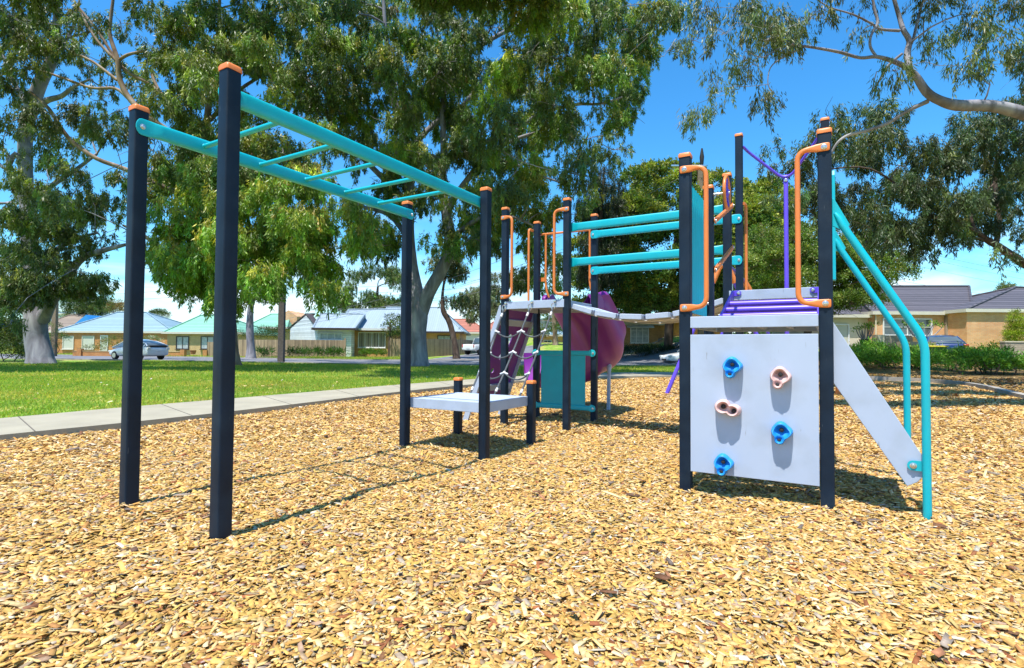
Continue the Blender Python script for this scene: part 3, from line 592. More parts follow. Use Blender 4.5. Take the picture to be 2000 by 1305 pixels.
lp = MB(); lp.sweep(fillet([FT(-.05, .04, 2.70), FT(-.055, .15, 2.71), FT(-.055, .15, 1.62), FT(-.05, .03, 1.62)], .06, 6), .0165, 12, up=U); lp.build('grab_loop', M_orange, PS)
lp = MB(); lp.sweep(fillet([T2(.05, WT+.0, 2.73), T2(.055, WT+.14, 2.74), T2(.055, WT+.14, 1.66), T2(.05, WT+.0, 1.68)], .06, 6), .0175, 12, up=U); lp.build('grab_loop', M_orange, PS)
lp = MB(); lp.sweep(fillet([T2(WT-.05, WT+.0, 2.73), T2(WT-.055, WT+.14, 2.74), T2(WT-.055, WT+.14, 1.66), T2(WT-.05, WT+.0, 1.68)], .06, 6), .0175, 12, up=U); lp.build('grab_loop', M_orange, PS)
# teal activity panel under the far deck
ap = MB(); ap.box(FT(WT/2, WT-.055, .575), (.335, .006, .335), U, Vv, Z); apo = ap.build('play_panel', M_teal, PS, smooth=False, bevel=.002)
for z_ in (.945, .205): bar('panel_rail', FT(-.04, WT-.055, z_), FT(WT+.04, WT-.055, z_), .034, .018, M_teal, -Vv, flat=.11, wide=1.3, parent=PS)
# fireman pole with Y arms
yb = .30; yj = 3.06
ym = MB(); ym.sweep(fillet([T2(.04, WT+.045, 3.42), T2(.09, WT+.12, 3.37), T2(.40, WT+yb, yj+.03), T2(.475, WT+yb, yj-.005), T2(.55, WT+yb, yj+.03), T2(WT-.09, WT+.12, 3.37), T2(WT-.04, WT+.045, 3.42)], .05, 5), .0165, 12, up=Vv)
yo = ym.build('pole_arm', M_purple, PS)
yp = MB(); yp.sweep([T2(.475, WT+yb, yj+.03), T2(.475, WT+yb, yj-.02), T2(.475, WT+yb, yj-.09), T2(.475, WT+yb, yj-.14), T2(.475, WT+yb, -.2)], [(.018, .006), (.006+.022, .008), (.024, .010), .024, .024], 14, up=U); ypo = yp.build('slide_pole', M_purple, PS)
bolt(ypo, T2(.475, WT+yb-.012, yj-.04), -Vv, .013)
# rope net from low platform to far deck
NB = -.905; tops = [(.045, -.062, 1.56), (.425, -.062, 1.56), (.745, -.062, 1.56)]; bots = [(.10, NB, .49), (.425, NB, .49), (.745, NB, .49)]
def rp(k, t): a, b = tops[k], bots[k]; s_ = .03*math.sin(pi*t); return FT(a[0]+(b[0]-a[0])*t, a[1]+(b[1]-a[1])*t, a[2]+(b[2]-a[2])*t-s_)
net = MB()
for k in range(3): net.sweep([rp(k, t) for t in np.linspace(.05, 1, 14)], .0105, 8)
lv = (.30, .53, .76)
for t in lv:
    for k in (0, 1):
        p, q = rp(k, t), rp(k+1, t); net.sweep([p.lerp(q, s_)-Z*.30*s_*(1-s_)*1.0 for s_ in np.linspace(0, 1, 13)], .0095, 8)
no = net.build('climbing_net', M_rope, PS)
for t in lv:
    for k in range(3):
        p = rp(k, t); cn = MB(); d_ = (rp(k, t+.02)-rp(k, t-.02)).normalized()*.013; cn.sweep([p-d_, p+d_], .0145, 8)
        if k < 2: q = rp(k+1, t); d_ = (q-p)*.15-Z*.018; cn.sweep([p-d_*.02, p+d_], .0125, 8)
        if k > 0: q = rp(k-1, t); d_ = (q-p)*.15-Z*.018; cn.sweep([p-d_*.02, p+d_], .0125, 8)
        cn.build('rope_connector', M_white, no)
for k in range(3):
    for t, h_ in ((.12, .026), (.95, .024)):
        p = rp(k, t); d_ = (rp(k, t+.04)-p).normalized()*h_; cn = MB(); cn.sweep([p-d_, p+d_], .0145, 8); cn.build('rope_connector', M_white, no)
    hk = MB(); c = rp(k, .05); hk.sweep([c+(U*math.cos(q)*.024+Z*math.sin(q)*.04)+Z*.012 for q in np.linspace(0, 2*pi, 17)], .007, 8, up=Vv, cap=False); hk.disc(FT(tops[k][0], -.052, 1.585), -Vv, .02, .014, 10); hk.build('shackle', M_steel, no)
# purple ladder climber on the left of the far tower
def LD(b, t, off=0.): return FT(-.055-.60*t+off*.93, b, 1.585-1.60*t+off*.35)
for b_ in (.03, .93):
    sb = MB(); sb.prism([LD(b_, 0, -.055)+Z*.0, LD(b_, .98, -.055), LD(b_, 1.02, .055), LD(b_, .02, .055)], Vv*.03); sb.build('ladder_side', M_lav, PS, smooth=False, bevel=.004)
# purple back board built as a frame round its cut-outs
lb = MB(); dz = (LD(0, 1)-LD(0, 0)).normalized(); nn_ = Vv.cross(dz).normalized()
TL = (LD(0, 1)-LD(0, 0)).length
def LB(b, s_): return LD(0, 0)+Vv*(b-0.)+dz*s_
cut = [(.34, .44), (.40, .40), (.44, .44), (.50, .40), (.56, .45), (.545, .56), (.56, .68), (.60, .74), (.535, .78), (.47, .74), (.41, .79), (.36, .74), (.42, .68), (.41, .56)]
import bmesh
def board(outer, holes, org, ax, ay, th, nrm):
    bm = bmesh.new(); es = []
    for lp_ in [outer]+holes:
        vs = [bm.verts.new(org+ax*x+ay*y) for x, y in lp_]
        es += [bm.edges.new((vs[i], vs[(i+1) % len(vs)])) for i in range(len(vs))]
    bmesh.ops.triangle_fill(bm, edges=es, use_beauty=True)
    g = bmesh.ops.extrude_face_region(bm, geom=bm.faces[:]); bmesh.ops.translate(bm, vec=nrm*th, verts=[e for e in g['geom'] if isinstance(e, bmesh.types.BMVert)])
    bmesh.ops.recalc_face_normals(bm, faces=bm.faces[:]); v = [q.co.copy() for q in bm.verts]; bm.verts.index_update(); f = [tuple(q.index for q in fc.verts) for fc in bm.faces]; bm.free(); return v, f
circ = lambda x, y, r, n=12: [(x+r*math.cos(2*pi*k/n), y+r*math.sin(2*pi*k/n)) for k in range(n)]
holes = [cut]+[circ(.19+dx, .92+dy, .038) for dx, dy in ((0, 0), (.0, .13), (.13, .03), (.12, .16))]
v, f = board([(.065, .03), (.925, .03), (.925, 1.36), (.065, 1.36)], holes, LD(0, 0)-Vv*0, Vv, dz, .012, nn_); lb.add(v, f)
lb.build('climbing_board', M_purpan, PS, smooth=False)
for s_ in (.24, 1.20):
    tb = MB(); tb.box(LB(.495, s_), (.43, .035, .045), Vv, dz.cross(Vv), dz); tb.build('ladder_step', M_lav, PS, smooth=False, bevel=.004)
# curved slide behind the far tower: ribbed trough turning left
sl = []; ctr = [FT(WT/2, WT+.06, 0)]; head = Vv.copy(); p = ctr[0].copy(); ds = .05; s_ = 0; heads = [head.copy()]
while s_ < 2.75:
    turn = 0 if s_ < 1.0 else .05/.74
    head = Matrix.Rotation(turn, 3, 'Z') @ head; p = p+head*ds; ctr.append(p.copy()); heads.append(head.copy()); s_ += ds
def slz(s_):
    t = s_/2.75; return 1.585-.06*sm(0, .1, t)-.98*sm(.02, .66, t)-.16*sm(.5, 1, t)
NP = 25; out = []; inn = []
for i, (c, hd) in enumerate(zip(ctr, heads)):
    s_ = i*ds; side = Vector((hd.y, -hd.x, 0)); z0 = slz(s_); wall = .16+.24*sm(.0, .5, s_); wl = wall+.10*sm(.5, 1.2, s_)
    ro = []; ri = []
    for k in range(NP):
        q = k/(NP-1)*2-1; ang_ = q*pi/2*1.05; hw = .30+.11*sm(.05, .5, s_)
        x = hw*math.sin(ang_)*1.05; up = (1-math.cos(ang_))*(wl if q > 0 else wall)*1.0
        rib = .028*math.cos(q*11)
        ri.append(c+side*x+Z*(z0+up)); ro.append(c+side*(x*1.10+rib*math.sin(ang_))+Z*(z0+up-.05-rib*math.cos(ang_)))
    out.append(ro); inn.append(ri)
def skin(rows): n = len(rows[0]); return [q for r in rows for q in r], [(i*n+k, i*n+k+1, (i+1)*n+k+1, (i+1)*n+k) for i in range(len(rows)-1) for k in range(n-1)]
b = MB(); v, f = skin(inn); b.add(v, [q[::-1] for q in f])
rim = [[inn[i][e], out[i][e]] for i in range(len(inn)) for e in (0,)]; v, f = skin(rim); b.add(v, f)
rim = [[inn[i][-1], out[i][-1]] for i in range(len(inn))]; v, f = skin(rim); b.add(v, f)
# light purple upper outer walls share the trough part
v, f = skin(out); b.add(v, f)
slo = b.build('slide', M_slide, PS, ang=50); slo['label'] = 'purple curved plastic slide'
for a_, s2 in ((.03, 1), (WT-.03, -1)):   # hood shoulders at the slide mouth
    hb = MB(); pts2 = [(0, .04), (.30, .04), (.66, -.10), (.62, .06), (.40, .20), (.22, .265), (.06, .27), (-.01, .22)]
    hb.prism([FT(a_+.0*s2, WT+.08+x, 1.52+y*1.0) for x, y in pts2], U*.07*s2); hb.build('slide_hood', M_slide, slo, ang=35, bevel=.02)
lg = MB(); lg.sweep([Vector((1.567, 8.69, -.1)), Vector((1.58, 8.70, .62)), Vector((1.585, 8.705, .74)), Vector((1.585, 8.705, .80))], [.03, .03, .04, .04], 14); lg.build('slide_leg', M_lav, slo)
# ------------------------------------------------------------------ swing frame behind
SW = thing('swing_frame', (4.8, 13.6, 0), 'purple A-frame swing set with orange fittings behind the near tower', 'swing set')
def aframe(c, half, dirx, top):
    for s_ in (-1, 1):
        f0 = Vector(c)+Vector(dirx)*half*s_; tp = Vector(c)+Vector(dirx)*.12*s_+Z*(top-.18); b = MB(); b.sweep([f0-Z*.1, tp], .045, 12); b.build('leg', M_purple, SW)
        b = MB(); b.sweep([tp.lerp(f0, .11), tp.lerp(f0, 0), Vector(c)+Z*top], [.062, .062, .07], 12); b.build('clamp', M_orange, SW)
aframe((4.80, 12.1, 0), 1.36, (1, .04, 0), 3.02); aframe((6.85, 15.7, 0), 1.36, (1, .04, 0), 3.02)
b = MB(); b.sweep([Vector((4.75, 12.0, 3.02)), Vector((6.9, 15.8, 3.02))], .045, 12); b.build('top_beam', M_purple, SW)
for k, t in enumerate((.3, .7)):
    c = Vector((4.8, 12.1, 3.0)).lerp(Vector((6.85, 15.7, 3.0)), t); sg_ = Vector((.49, .87, 0)); b = MB()
    for s_ in (-1, 1): b.sweep([c+sg_*.22*s_, c+sg_*.22*s_-Z*2.45], .008, 6)
    b.build('chain', M_steel, SW); b = MB(); b.box(c-Z*2.47, (.24, .075, .02), sg_, Vector((.87, -.49, 0)), Z); b.build('swing_seat', M_black, SW, bevel=.01)
SPd = at(1641, 768, 12.3); b = MB(); b.sweep([Vector((SPd.x, SPd.y, -.05)), Vector((SPd.x, SPd.y, .05)), Vector((SPd.x, SPd.y, .25)), Vector((SPd.x, SPd.y, .36)), Vector((SPd.x, SPd.y, .39))], [.10, .10, .085, .13, .10], 18)
tag(b.build('stepping_stool', M_orange, None, world=False), 'small orange stepping stool on the chips behind the steps', 'stepping stool')
# ------------------------------------------------------------------ trees
M_leaf = attr_mat('gum_leaf', .45, .3, .4)
M_leaf2 = attr_mat('broad_leaf', .5, .28, .3)
def bark_mat(name, c1, c2, c3, scale=2.5):
    m = bpy.data.materials.new(name); m.use_nodes = True; nt = m.node_tree; N = nt.nodes; L = nt.links; b = N['Principled BSDF']; b.inputs['Roughness'].default_value = .85; b.inputs['Specular IOR Level'].default_value = .2
    tc = N.new('ShaderNodeTexCoord'); mp = N.new('ShaderNodeMapping'); mp.inputs['Scale'].default_value = (1, 1, .35); L.new(tc.outputs['Object'], mp.inputs[0])
    n = N.new('ShaderNodeTexNoise'); n.inputs['Scale'].default_value = scale; n.inputs['Detail'].default_value = 9; n.inputs['Distortion'].default_value = .6; L.new(mp.outputs[0], n.inputs['Vector'])
    r = N.new('ShaderNodeValToRGB'); E = r.color_ramp.elements; E[0].position = .3; E[0].color = (*c1, 1); E[1].position = .72; E[1].color = (*c3, 1); e = E.new(.52); e.color = (*c2, 1); L.new(n.outputs['Fac'], r.inputs[0]); L.new(r.outputs[0], b.inputs['Base Color'])
    bp = N.new('ShaderNodeBump'); bp.inputs['Strength'].default_value = .5; bp.inputs['Distance'].default_value = .04; L.new(n.outputs['Fac'], bp.inputs['Height']); L.new(bp.outputs[0], b.inputs['Normal'])
    return m
M_barkg = bark_mat('smooth_gum_bark', (.13, .12, .13), (.25, .24, .27), (.40, .39, .41))
M_barkd = bark_mat('dark_bark', (.05, .035, .025), (.10, .07, .055), (.17, .13, .10), 4)
M_barkr = bark_mat('tan_gum_bark', (.14, .09, .06), (.27, .20, .15), (.42, .35, .29))
def limb(mb, pts, wig=.0, n=9, sub=4):
    """pts [(Vector, radius)], smooth tube"""
    P = [Vector(p[0]) for p in pts]; R = [p[1] for p in pts]; out = []; rad = []
    for i in range(len(P)-1):
        p0 = P[max(0, i-1)]; p1 = P[i]; p2 = P[i+1]; p3 = P[min(len(P)-1, i+2)]
        for k in range(sub):
            t = k/sub; q = .5*((2*p1)+(-p0+p2)*t+(2*p0-5*p1+4*p2-p3)*t*t+(-p0+3*p1-3*p2+p3)*t**3)
            if wig and (i or k): q = q+Vector(rng.normal(0, wig, 3))
            out.append(q); rad.append(R[i]*(1-t)+R[i+1]*t)
    out.append(P[-1]); rad.append(R[-1]); mb.sweep(out, rad, n, up=(.3, 1, .1)); return list(zip(out, rad))
def twig(mb, a, b, r0, r1):
    a = Vector(a); b = Vector(b); L_ = (b-a).length; m1 = a.lerp(b, .35)+Vector(rng.normal(0, .09*L_, 3))+Z*.06*L_; m2 = a.lerp(b, .7)+Vector(rng.normal(0, .07*L_, 3))+Z*.05*L_
    limb(mb, [(a, r0), (m1, r0*.75+r1*.25), (m2, r0*.4+r1*.6), (b, r1)], 0, 5, 2)
def leaf_quads(P, D, L_, W, tint):
    n = len(P); S = norm(np.cross(D, rng.normal(0, 1, (n, 3)))); m = P+D*(L_*.45)[:, None]
    V = np.stack([P, m+S*(W/2)[:, None], P+D*L_[:, None], m-S*(W/2)[:, None]], 1)
    return V.reshape(-1, 3).astype(np.float32), tint.astype(np.float32)
def gum_foliage(clumps, col, tip, Lf=.21, Wf=.043, per=42, tipfrac=.4, hang=.45, spread=.46, sprays=52, drop=1.):
    """clumps: (x,y,z,r,dens,bright)"""
    VV = []; TT = []
    for (x, y, z, r, dn, br) in clumps:
        ns = max(3, int(sprays*dn*(r/.9)**2)); d = norm(rng.normal(0, 1, (ns, 3))); rr = rng.uniform(.15, 1, (ns, 1))**.55
        sc = np.array([x, y, z])+d*rr*r*np.array([1, 1, .72]); topness = (d[:, 2]*rr[:, 0]+1)/2
        hg = hang*rng.uniform(.5, 1.3, ns)*drop
        istip = rng.random(ns) < tipfrac*np.clip(topness*1.6-.5, 0, 1)
        sv = rng.normal(0, .10, (ns, 3)); sb = br*rng.lognormal(0, .20, ns)
        t = rng.random((ns, per)); out = norm(d*np.array([1, 1, .3]))
        P = sc[:, None, :]+np.stack([0*t, 0*t, -t*hg[:, None]], -1)+out[:, None, :]*(t*.12)[..., None]+rng.normal(0, .075, (ns, per, 3))*(1.15-t)[..., None]
        D = norm((np.array([0, 0, -1.])+rng.normal(0, spread, (ns*per, 3))+np.repeat(out*.22, per, axis=0)))
        c = np.where(istip[:, None], np.array(tip), np.array(col))*(1+sv)*sb[:, None]
        C = np.repeat(c, per, axis=0)*rng.lognormal(0, .16, (ns*per, 1))
        L_ = Lf*rng.uniform(.6, 1.3, ns*per); W_ = Wf*rng.uniform(.7, 1.3, ns*per)
        v, tt = leaf_quads(P.reshape(-1, 3), D, L_, W_, np.clip(C, 0, 1)); VV.append(v); TT.append(tt)
    return np.concatenate(VV), np.concatenate(TT)
def broad_foliage(clumps, col, tip, Lf=.13, Wf=.07, per=16, sprays=90, tipfrac=.35, squash=.75):
    VV = []; TT = []
    for (x, y, z, r, dn, br) in clumps:
        ns = max(4, int(sprays*dn*(r/.9)**2)); d = norm(rng.normal(0, 1, (ns, 3))); d[:, 2] = np.where(d[:, 2] < -.35, -d[:, 2]*.6, d[:, 2]); rr = 1-.38*rng.random((ns, 1))**1.6
        sc = np.array([x, y, z])+d*rr*r*np.array([1, 1, squash]); istip = (rng.random(ns) < tipfrac) & (d[:, 2] > .1); sb = br*rng.lognormal(0, .18, ns)
        P = sc[:, None, :]+rng.normal(0, .10*(r/.9)**.3, (ns, per, 3)); D = norm(np.repeat(d, per, 0)*.7+np.array([0, 0, .25])+rng.normal(0, .65, (ns*per, 3)))
        c = np.where(istip[:, None], np.array(tip), np.array(col))*(1+rng.normal(0, .08, (ns, 3)))*sb[:, None]
        C = np.repeat(c, per, axis=0)*rng.lognormal(0, .2, (ns*per, 1)); L_ = Lf*rng.uniform(.6, 1.3, ns*per); W_ = Wf*rng.uniform(.7, 1.3, ns*per)
        v, tt = leaf_quads(P.reshape(-1, 3), D, L_, W_, np.clip(C, 0, 1)); VV.append(v); TT.append(tt)
    return np.concatenate(VV), np.concatenate(TT)
MAP = """AAaxxayccccCcCCCCCcyyccCccyeeEewww..w.ew
AAaxxxacCccCcCCCCCcyyccyccywweEw.w..e.ee
aaxxaacCcccCcCCCCCcccCCccy.wew.....e.ew.
aaxxxxaccyccCCCCcccCCcyyc...we..........
xaaxaxycycyyCCCccccCcccyc..e....zzf..fff
xaaaaxxccccyycccccCCcyyy......zfffffzfff
xaaaayccccccy.yccccccycyk.....zffffffFFF
xaaaxccBBBBBByyccyccc.ykkg.gggzfFFfFFFFF
aAaa.xbBBBBBBbcc.yccccygGGGGGGGzfFFFFfff
xxaaxxbBBBBBBbbcyycccggGGGGGGHHHHzzfff.z
axa..ybBBBBBByyy..yyccgGGGGGGGHHHHhhh...
aaax..ybb.b.byyy....yygGGGGGGGHHHHhhh...
x......yy..............GGGGGGGHHHhhh....""".split('\n')
TREES = {'a': dict(Y=27.5, sp=3.6), 'c': dict(Y=27, sp=3.8), 'd': dict(Y=25, sp=2.6), 'b': dict(Y=22, sp=1.5), 'e': dict(Y=13.5, sp=1.0), 'f': dict(Y=21, sp=2.2), 'k': dict(Y=36, sp=1), 'g': dict(Y=41, sp=2.), 'h': dict(Y=30, sp=1.6)}
CL = {k: [] for k in TREES}
for j, row in enumerate(MAP):
    for i, ch_ in enumerate(row):
        if ch_ == '.': continue
        k = ch_.lower(); dn = 1.6 if ch_.isupper() else 1.
        if k in 'xyzw': k = {'x': 'a', 'y': 'c', 'z': 'f', 'w': 'e'}[k]; dn = .42 if k != 'w' else .25
        if k == 'c' and dn == 1: dn = 1.2
        if k == 'c' and i < 11: k = 'd'
        if k == 'c' and ch_ == 'y' and j > 9 and i > 12: continue
        if k == 'd' and ch_ == 'y' and j > 10: continue
        t = TREES[k]; nc = 2 if dn > 1 else 1
        for q in range(nc):
            Y = t['Y']+rng.normal(0, t['sp'])*.8+(1.2 if q else -.4)
            px = i*50+25+rng.uniform(-28, 28); py = j*50+25+rng.uniform(-26, 26)-(16 if k == 'b' else 6)
            p = at(px, py, Y); r = {'a': .72, 'c': .86, 'd': .78, 'b': .82, 'e': .42, 'f': .66, 'k': 1.2, 'g': 1.35, 'h': .9}[k]*rng.uniform(.8, 1.15)
            CL[k].append((p.x, p.y, p.z, r, min(1.15, dn), rng.lognormal(0, .16)))
for _ in range(15):      # limbs reaching over the lawn, seen only by the shade they throw
    cx_, cy_ = rng.choice([rng.uniform(-26, -17), rng.uniform(-4.5, 4)]), rng.uniform(14.5, 19.5)
    for q in range(9): CL['a' if cx_ < -14 else ('d' if cx_ < -8 else 'c')].append((cx_+rng.normal(0, 2.2), cy_+rng.normal(0, .9), 13.5+rng.uniform(0, 4)+.2*(cy_-15), 1.25, 1.7, 1))
for sx_, sy_ in ((6.6, 10.2), (8.2, 10.4), (9.6, 10.9), (8.4, 12.6), (10.2, 12.8), (11.4, 13.2), (9.4, 15.2), (11.4, 15.4), (12.6, 16.4), (10.4, 17.6), (12.4, 18.0)):
    zc_ = max(7.6, 1.9+.70*(sy_-3))
    for q in range(6): zz_ = zc_+rng.uniform(0, 1.); CL['e'].append((sx_-.193*zz_+rng.normal(0, .75), sy_-.325*zz_+rng.normal(0, .16), zz_, .5, 3.2, 1))
for px, py, dY in ((20, 420, -2), (60, 440, -2.5), (95, 430, -2), (30, 480, -2.5), (75, 490, -2.5), (110, 500, -2), (20, 530, -2.2), (60, 535, -2.6), (95, 545, -2.4), (35, 560, -2.4), (75, 560, -2.6), (15, 580, -2), (40, 350, -2), (85, 370, -2), (120, 440, -1.5), (150, 470, -1.5), (170, 545, -1.6), (190, 550, -1.6), (150, 552, -1.6), (130, 400, 1), (165, 420, 1), (185, 400, 1)):
    p = at(px, py, 28+dY); CL['a'].append((p.x, p.y, p.z, .8, 1, rng.lognormal(0, .15)))
# crowns go on above the frame
def above(k, x0, x1, n, y0=-420, y1=-20, dn=.9):
    for _ in range(n):
        t = TREES[k]; p = at(rng.uniform(x0, x1), rng.uniform(y0, y1), t['Y']+rng.normal(0, t['sp'])); CL[k].append((p.x, p.y, p.z, 1.1 if k not in 'e' else .6, dn, rng.lognormal(0, .15)))
above('a', -250, 420, 36); above('d', 330, 600, 12, -250); above('c', 560, 1280, 44); above('e', 1350, 2300, 16, -300, -10)
for _ in range(26):
    p = at(rng.uniform(-420, -20), rng.uniform(-150, 560), 28+rng.normal(0, 3)); CL['a'].append((p.x, p.y, p.z, 1.1, .9, 1))
for _ in range(34):
    p = at(rng.uniform(2010, 2450), rng.uniform(150, 470), 21+rng.normal(0, 2.5)); CL['f'].append((p.x, p.y, p.z, 1., 1, 1))
for _ in range(14):
    p = at(rng.uniform(2020, 2300), rng.uniform(-150, 330), 13.5+rng.normal(0, 1.5)); CL['e'].append((p.x, p.y, p.z, .8, .9, 1))
def tree(name, label, cat, limbs, clumps, leafm, barkm, fol, group=None, tw=(.05, .016), stub=True):
    base = limbs[0][0][0]; R_ = thing(name, (base[0], base[1], max(0, hgt(base[0], base[1]))), label, cat, group)
    mb = MB(); nodes = []
    for L_ in limbs: nodes += [p for p in limb(mb, L_, 0, 10, 4)]
    K = [(p, r) for p, r in nodes if r < .45*limbs[0][0][1]+.12 and p.z > 2.0] or nodes
    done = list(K)
    NP_ = np.array([tuple(p) for p, r in done]); RR_ = [r for p, r in done]
    order = sorted(clumps, key=lambda c: np.min(np.linalg.norm(NP_-np.array(c[:3]), axis=1)))
    for c in order:
        q = np.array(c[:3])-np.array([0, 0, c[3]*.3]); dd = np.linalg.norm((NP_-q)*np.array([1, 1, 1.25]), axis=1)+np.where(NP_[:, 2] > q[2]+.4, 1.2, 0); i = int(dd.argmin())
        r0 = min(RR_[i]*.7, tw[0]*(1+dd[i]*.35)); twig(mb, NP_[i], q, r0, tw[1]); mid = (NP_[i]+q)/2
        NP_ = np.vstack([NP_, q, mid]); RR_ += [tw[1]*1.3, r0*.8]
        for _ in range(3):
            e = q+rng.normal(0, 1, 3)*c[3]*np.array([.6, .6, .3]); twig(mb, q, e, tw[1], tw[1]*.4)
    mb.build('trunk', barkm, R_, ang=80)
    V_, T_ = fol
    fast_mesh('crown', V_, 4, [(0, 1, 2, 3)], leafm, R_, T_, off=tuple(R_.location))
    return R_
def LP(seq, Y0):  # [(px,py,width px, dY)] -> limb points
    return [(at(q[0], q[1], Y0+(q[3] if len(q) > 3 else 0)), q[2]/2*(Y0+(q[3] if len(q) > 3 else 0))/F) for q in seq]
# left gum
A0 = at(80, 712, 28.2)
limA = [[(Vector((A0.x, 28.2, -.15)), .74), (Vector((A0.x-.05, 28.2, .3)), .60)]+LP([(77, 690, 42), (71, 660, 38), (69, 625, 37), (66, 590, 34, .1), (60, 520, 30, .2), (56, 440, 26, .3), (50, 340, 23, .4), (50, 260, 24, .5), (60, 215, 24, .4), (80, 160, 22, .2), (102, 115, 19, 0), (110, 60, 14, -.2), (112, -30, 9, -.4), (120, -160, 5, -.4)], 28.2),
        LP([(82, 625, 26), (100, 590, 20, -.3), (128, 545, 17, -.7), (160, 505, 13, -1.1), (200, 490, 10, -1.6), (245, 478, 6, -2)], 28.2),
        LP([(66, 540, 14), (95, 500, 10, -.6), (140, 470, 7, -1), (190, 455, 4, -1.2)], 28.2), LP([(55, 235, 16, .4), (85, 200, 12, 0), (120, 188, 9, -.4), (140, 172, 6, -.6), (175, 155, 4, -1)], 28.2),
        LP([(52, 330, 13, .4), (30, 300, 9, .1), (12, 330, 7, 0), (-20, 300, 5, 0)], 28.2), LP([(58, 420, 14, .3), (38, 390, 10, .8), (20, 350, 8, 1.5), (14, 300, 6, 2)], 28.2),
        LP([(60, 215, 12, .4), (35, 175, 9, .6), (10, 120, 7, .8), (-10, 60, 4, 1)], 28.2), LP([(102, 115, 9), (140, 60, 6, .5), (150, 20, 4, .8), (170, -60, 3, 1)], 28.2), LP([(54, 400, 12, .3), (105, 360, 9, 1), (150, 330, 7, 1.6), (190, 300, 5, 2)], 28.2)]
tree('gum_tree', 'grey gum tree with thick pale trunk at the far left of the lawn', 'tree', limA, CL['a'], M_leaf, M_barkg,
     gum_foliage(CL['a'], (.115, .155, .045), (.23, .27, .05), tipfrac=.35))
# bright drooping gum behind the monkey bars (its trunk stands behind the near post)
D0 = at(452, 716, 27)
limD = [[(Vector((D0.x, 27, -.15)), .62), (Vector((D0.x, 27, .3)), .42)]+LP([(450, 680, 28), (447, 620, 25), (438, 560, 22), (425, 480, 20, -.3), (412, 400, 18, -.6), (405, 320, 15, -.8), (404, 255, 13, -1), (408, 200, 12, -1), (415, 152, 10, -1.2), (425, 80, 8, -1.2), (430, -30, 5, -1.2)], 27),
        LP([(440, 585, 13, -.2), (392, 571, 11, -1), (350, 562, 11, -1.6), (325, 520, 10, -2), (303, 480, 9, -2.2), (280, 460, 7, -2.4), (240, 440, 4, -2.6)], 27),
        LP([(420, 440, 12, -.5), (360, 385, 10, -1.5), (303, 357, 9, -2), (243, 330, 9, -2.4), (189, 310, 8, -2.8), (145, 280, 8, -3), (121, 253, 8, -3.2), (95, 212, 7, -3.3), (60, 180, 4, -3.4)], 27),
        LP([(410, 330, 11, -.8), (355, 236, 10, -2), (325, 195, 9, -2.4), (290, 163, 8, -2.6), (240, 133, 6, -2.8), (190, 60, 5, -3), (150, 10, 4, -3)], 27),
        LP([(335, 205, 8, -2.4), (310, 175, 6, -2.3), (296, 145, 5, -2.2)], 27),
        LP([(404, 300, 10, -.9), (305, 240, 11, -2.6), (255, 195, 11, -2.8), (234, 155, 10, -2.9), (230, 118, 9, -3), (215, 70, 7, -3), (216, 40, 6, -3.1), (222, -10, 5, -3.2)], 27),
        LP([(232, 118, 6, -3), (250, 107, 6, -3), (280, 100, 4, -3)], 27), LP([(250, 192, 7, -2.8), (225, 173, 6, -2.9), (180, 172, 5, -3), (130, 155, 5, -3), (85, 140, 4, -3.1), (50, 135, 3, -3.1), (0, 148, 2, -3.2)], 27),
        LP([(229, 157, 6, -2.9), (180, 120, 5, -3), (130, 97, 4, -3), (95, 75, 2.5, -3)], 27), LP([(229, 120, 7, -3), (190, 80, 5, -3.1), (160, 30, 4, -3.2), (140, -10, 3, -3.2)], 27),
        LP([(410, 235, 9, -1), (465, 178, 7, -.5), (520, 143, 5, 0), (560, 120, 3, .2)], 27), LP([(425, 470, 12, -.3), (480, 400, 9, -1.2), (540, 350, 7, -2), (600, 380, 4, -2.5)], 27), LP([(432, 520, 12, -.2), (500, 470, 8, -1.5), (570, 430, 6, -2.5), (640, 440, 4, -3)], 27)]
f1 = gum_foliage(CL['b'], (.17, .28, .035), (.36, .36, .05), tipfrac=.65, sprays=66, per=42, hang=.5, Lf=.20)
f2 = gum_foliage(CL['d'], (.13, .19, .04), (.27, .31, .05), tipfrac=.5)
tree('gum_tree', 'bright green drooping gum behind the tall near monkey bar post', 'tree', limD, CL['b']+CL['d'], M_leaf, M_barkr, (np.concatenate([f1[0], f2[0]]), np.concatenate([f1[1], f2[1]])), tw=(.055, .018))
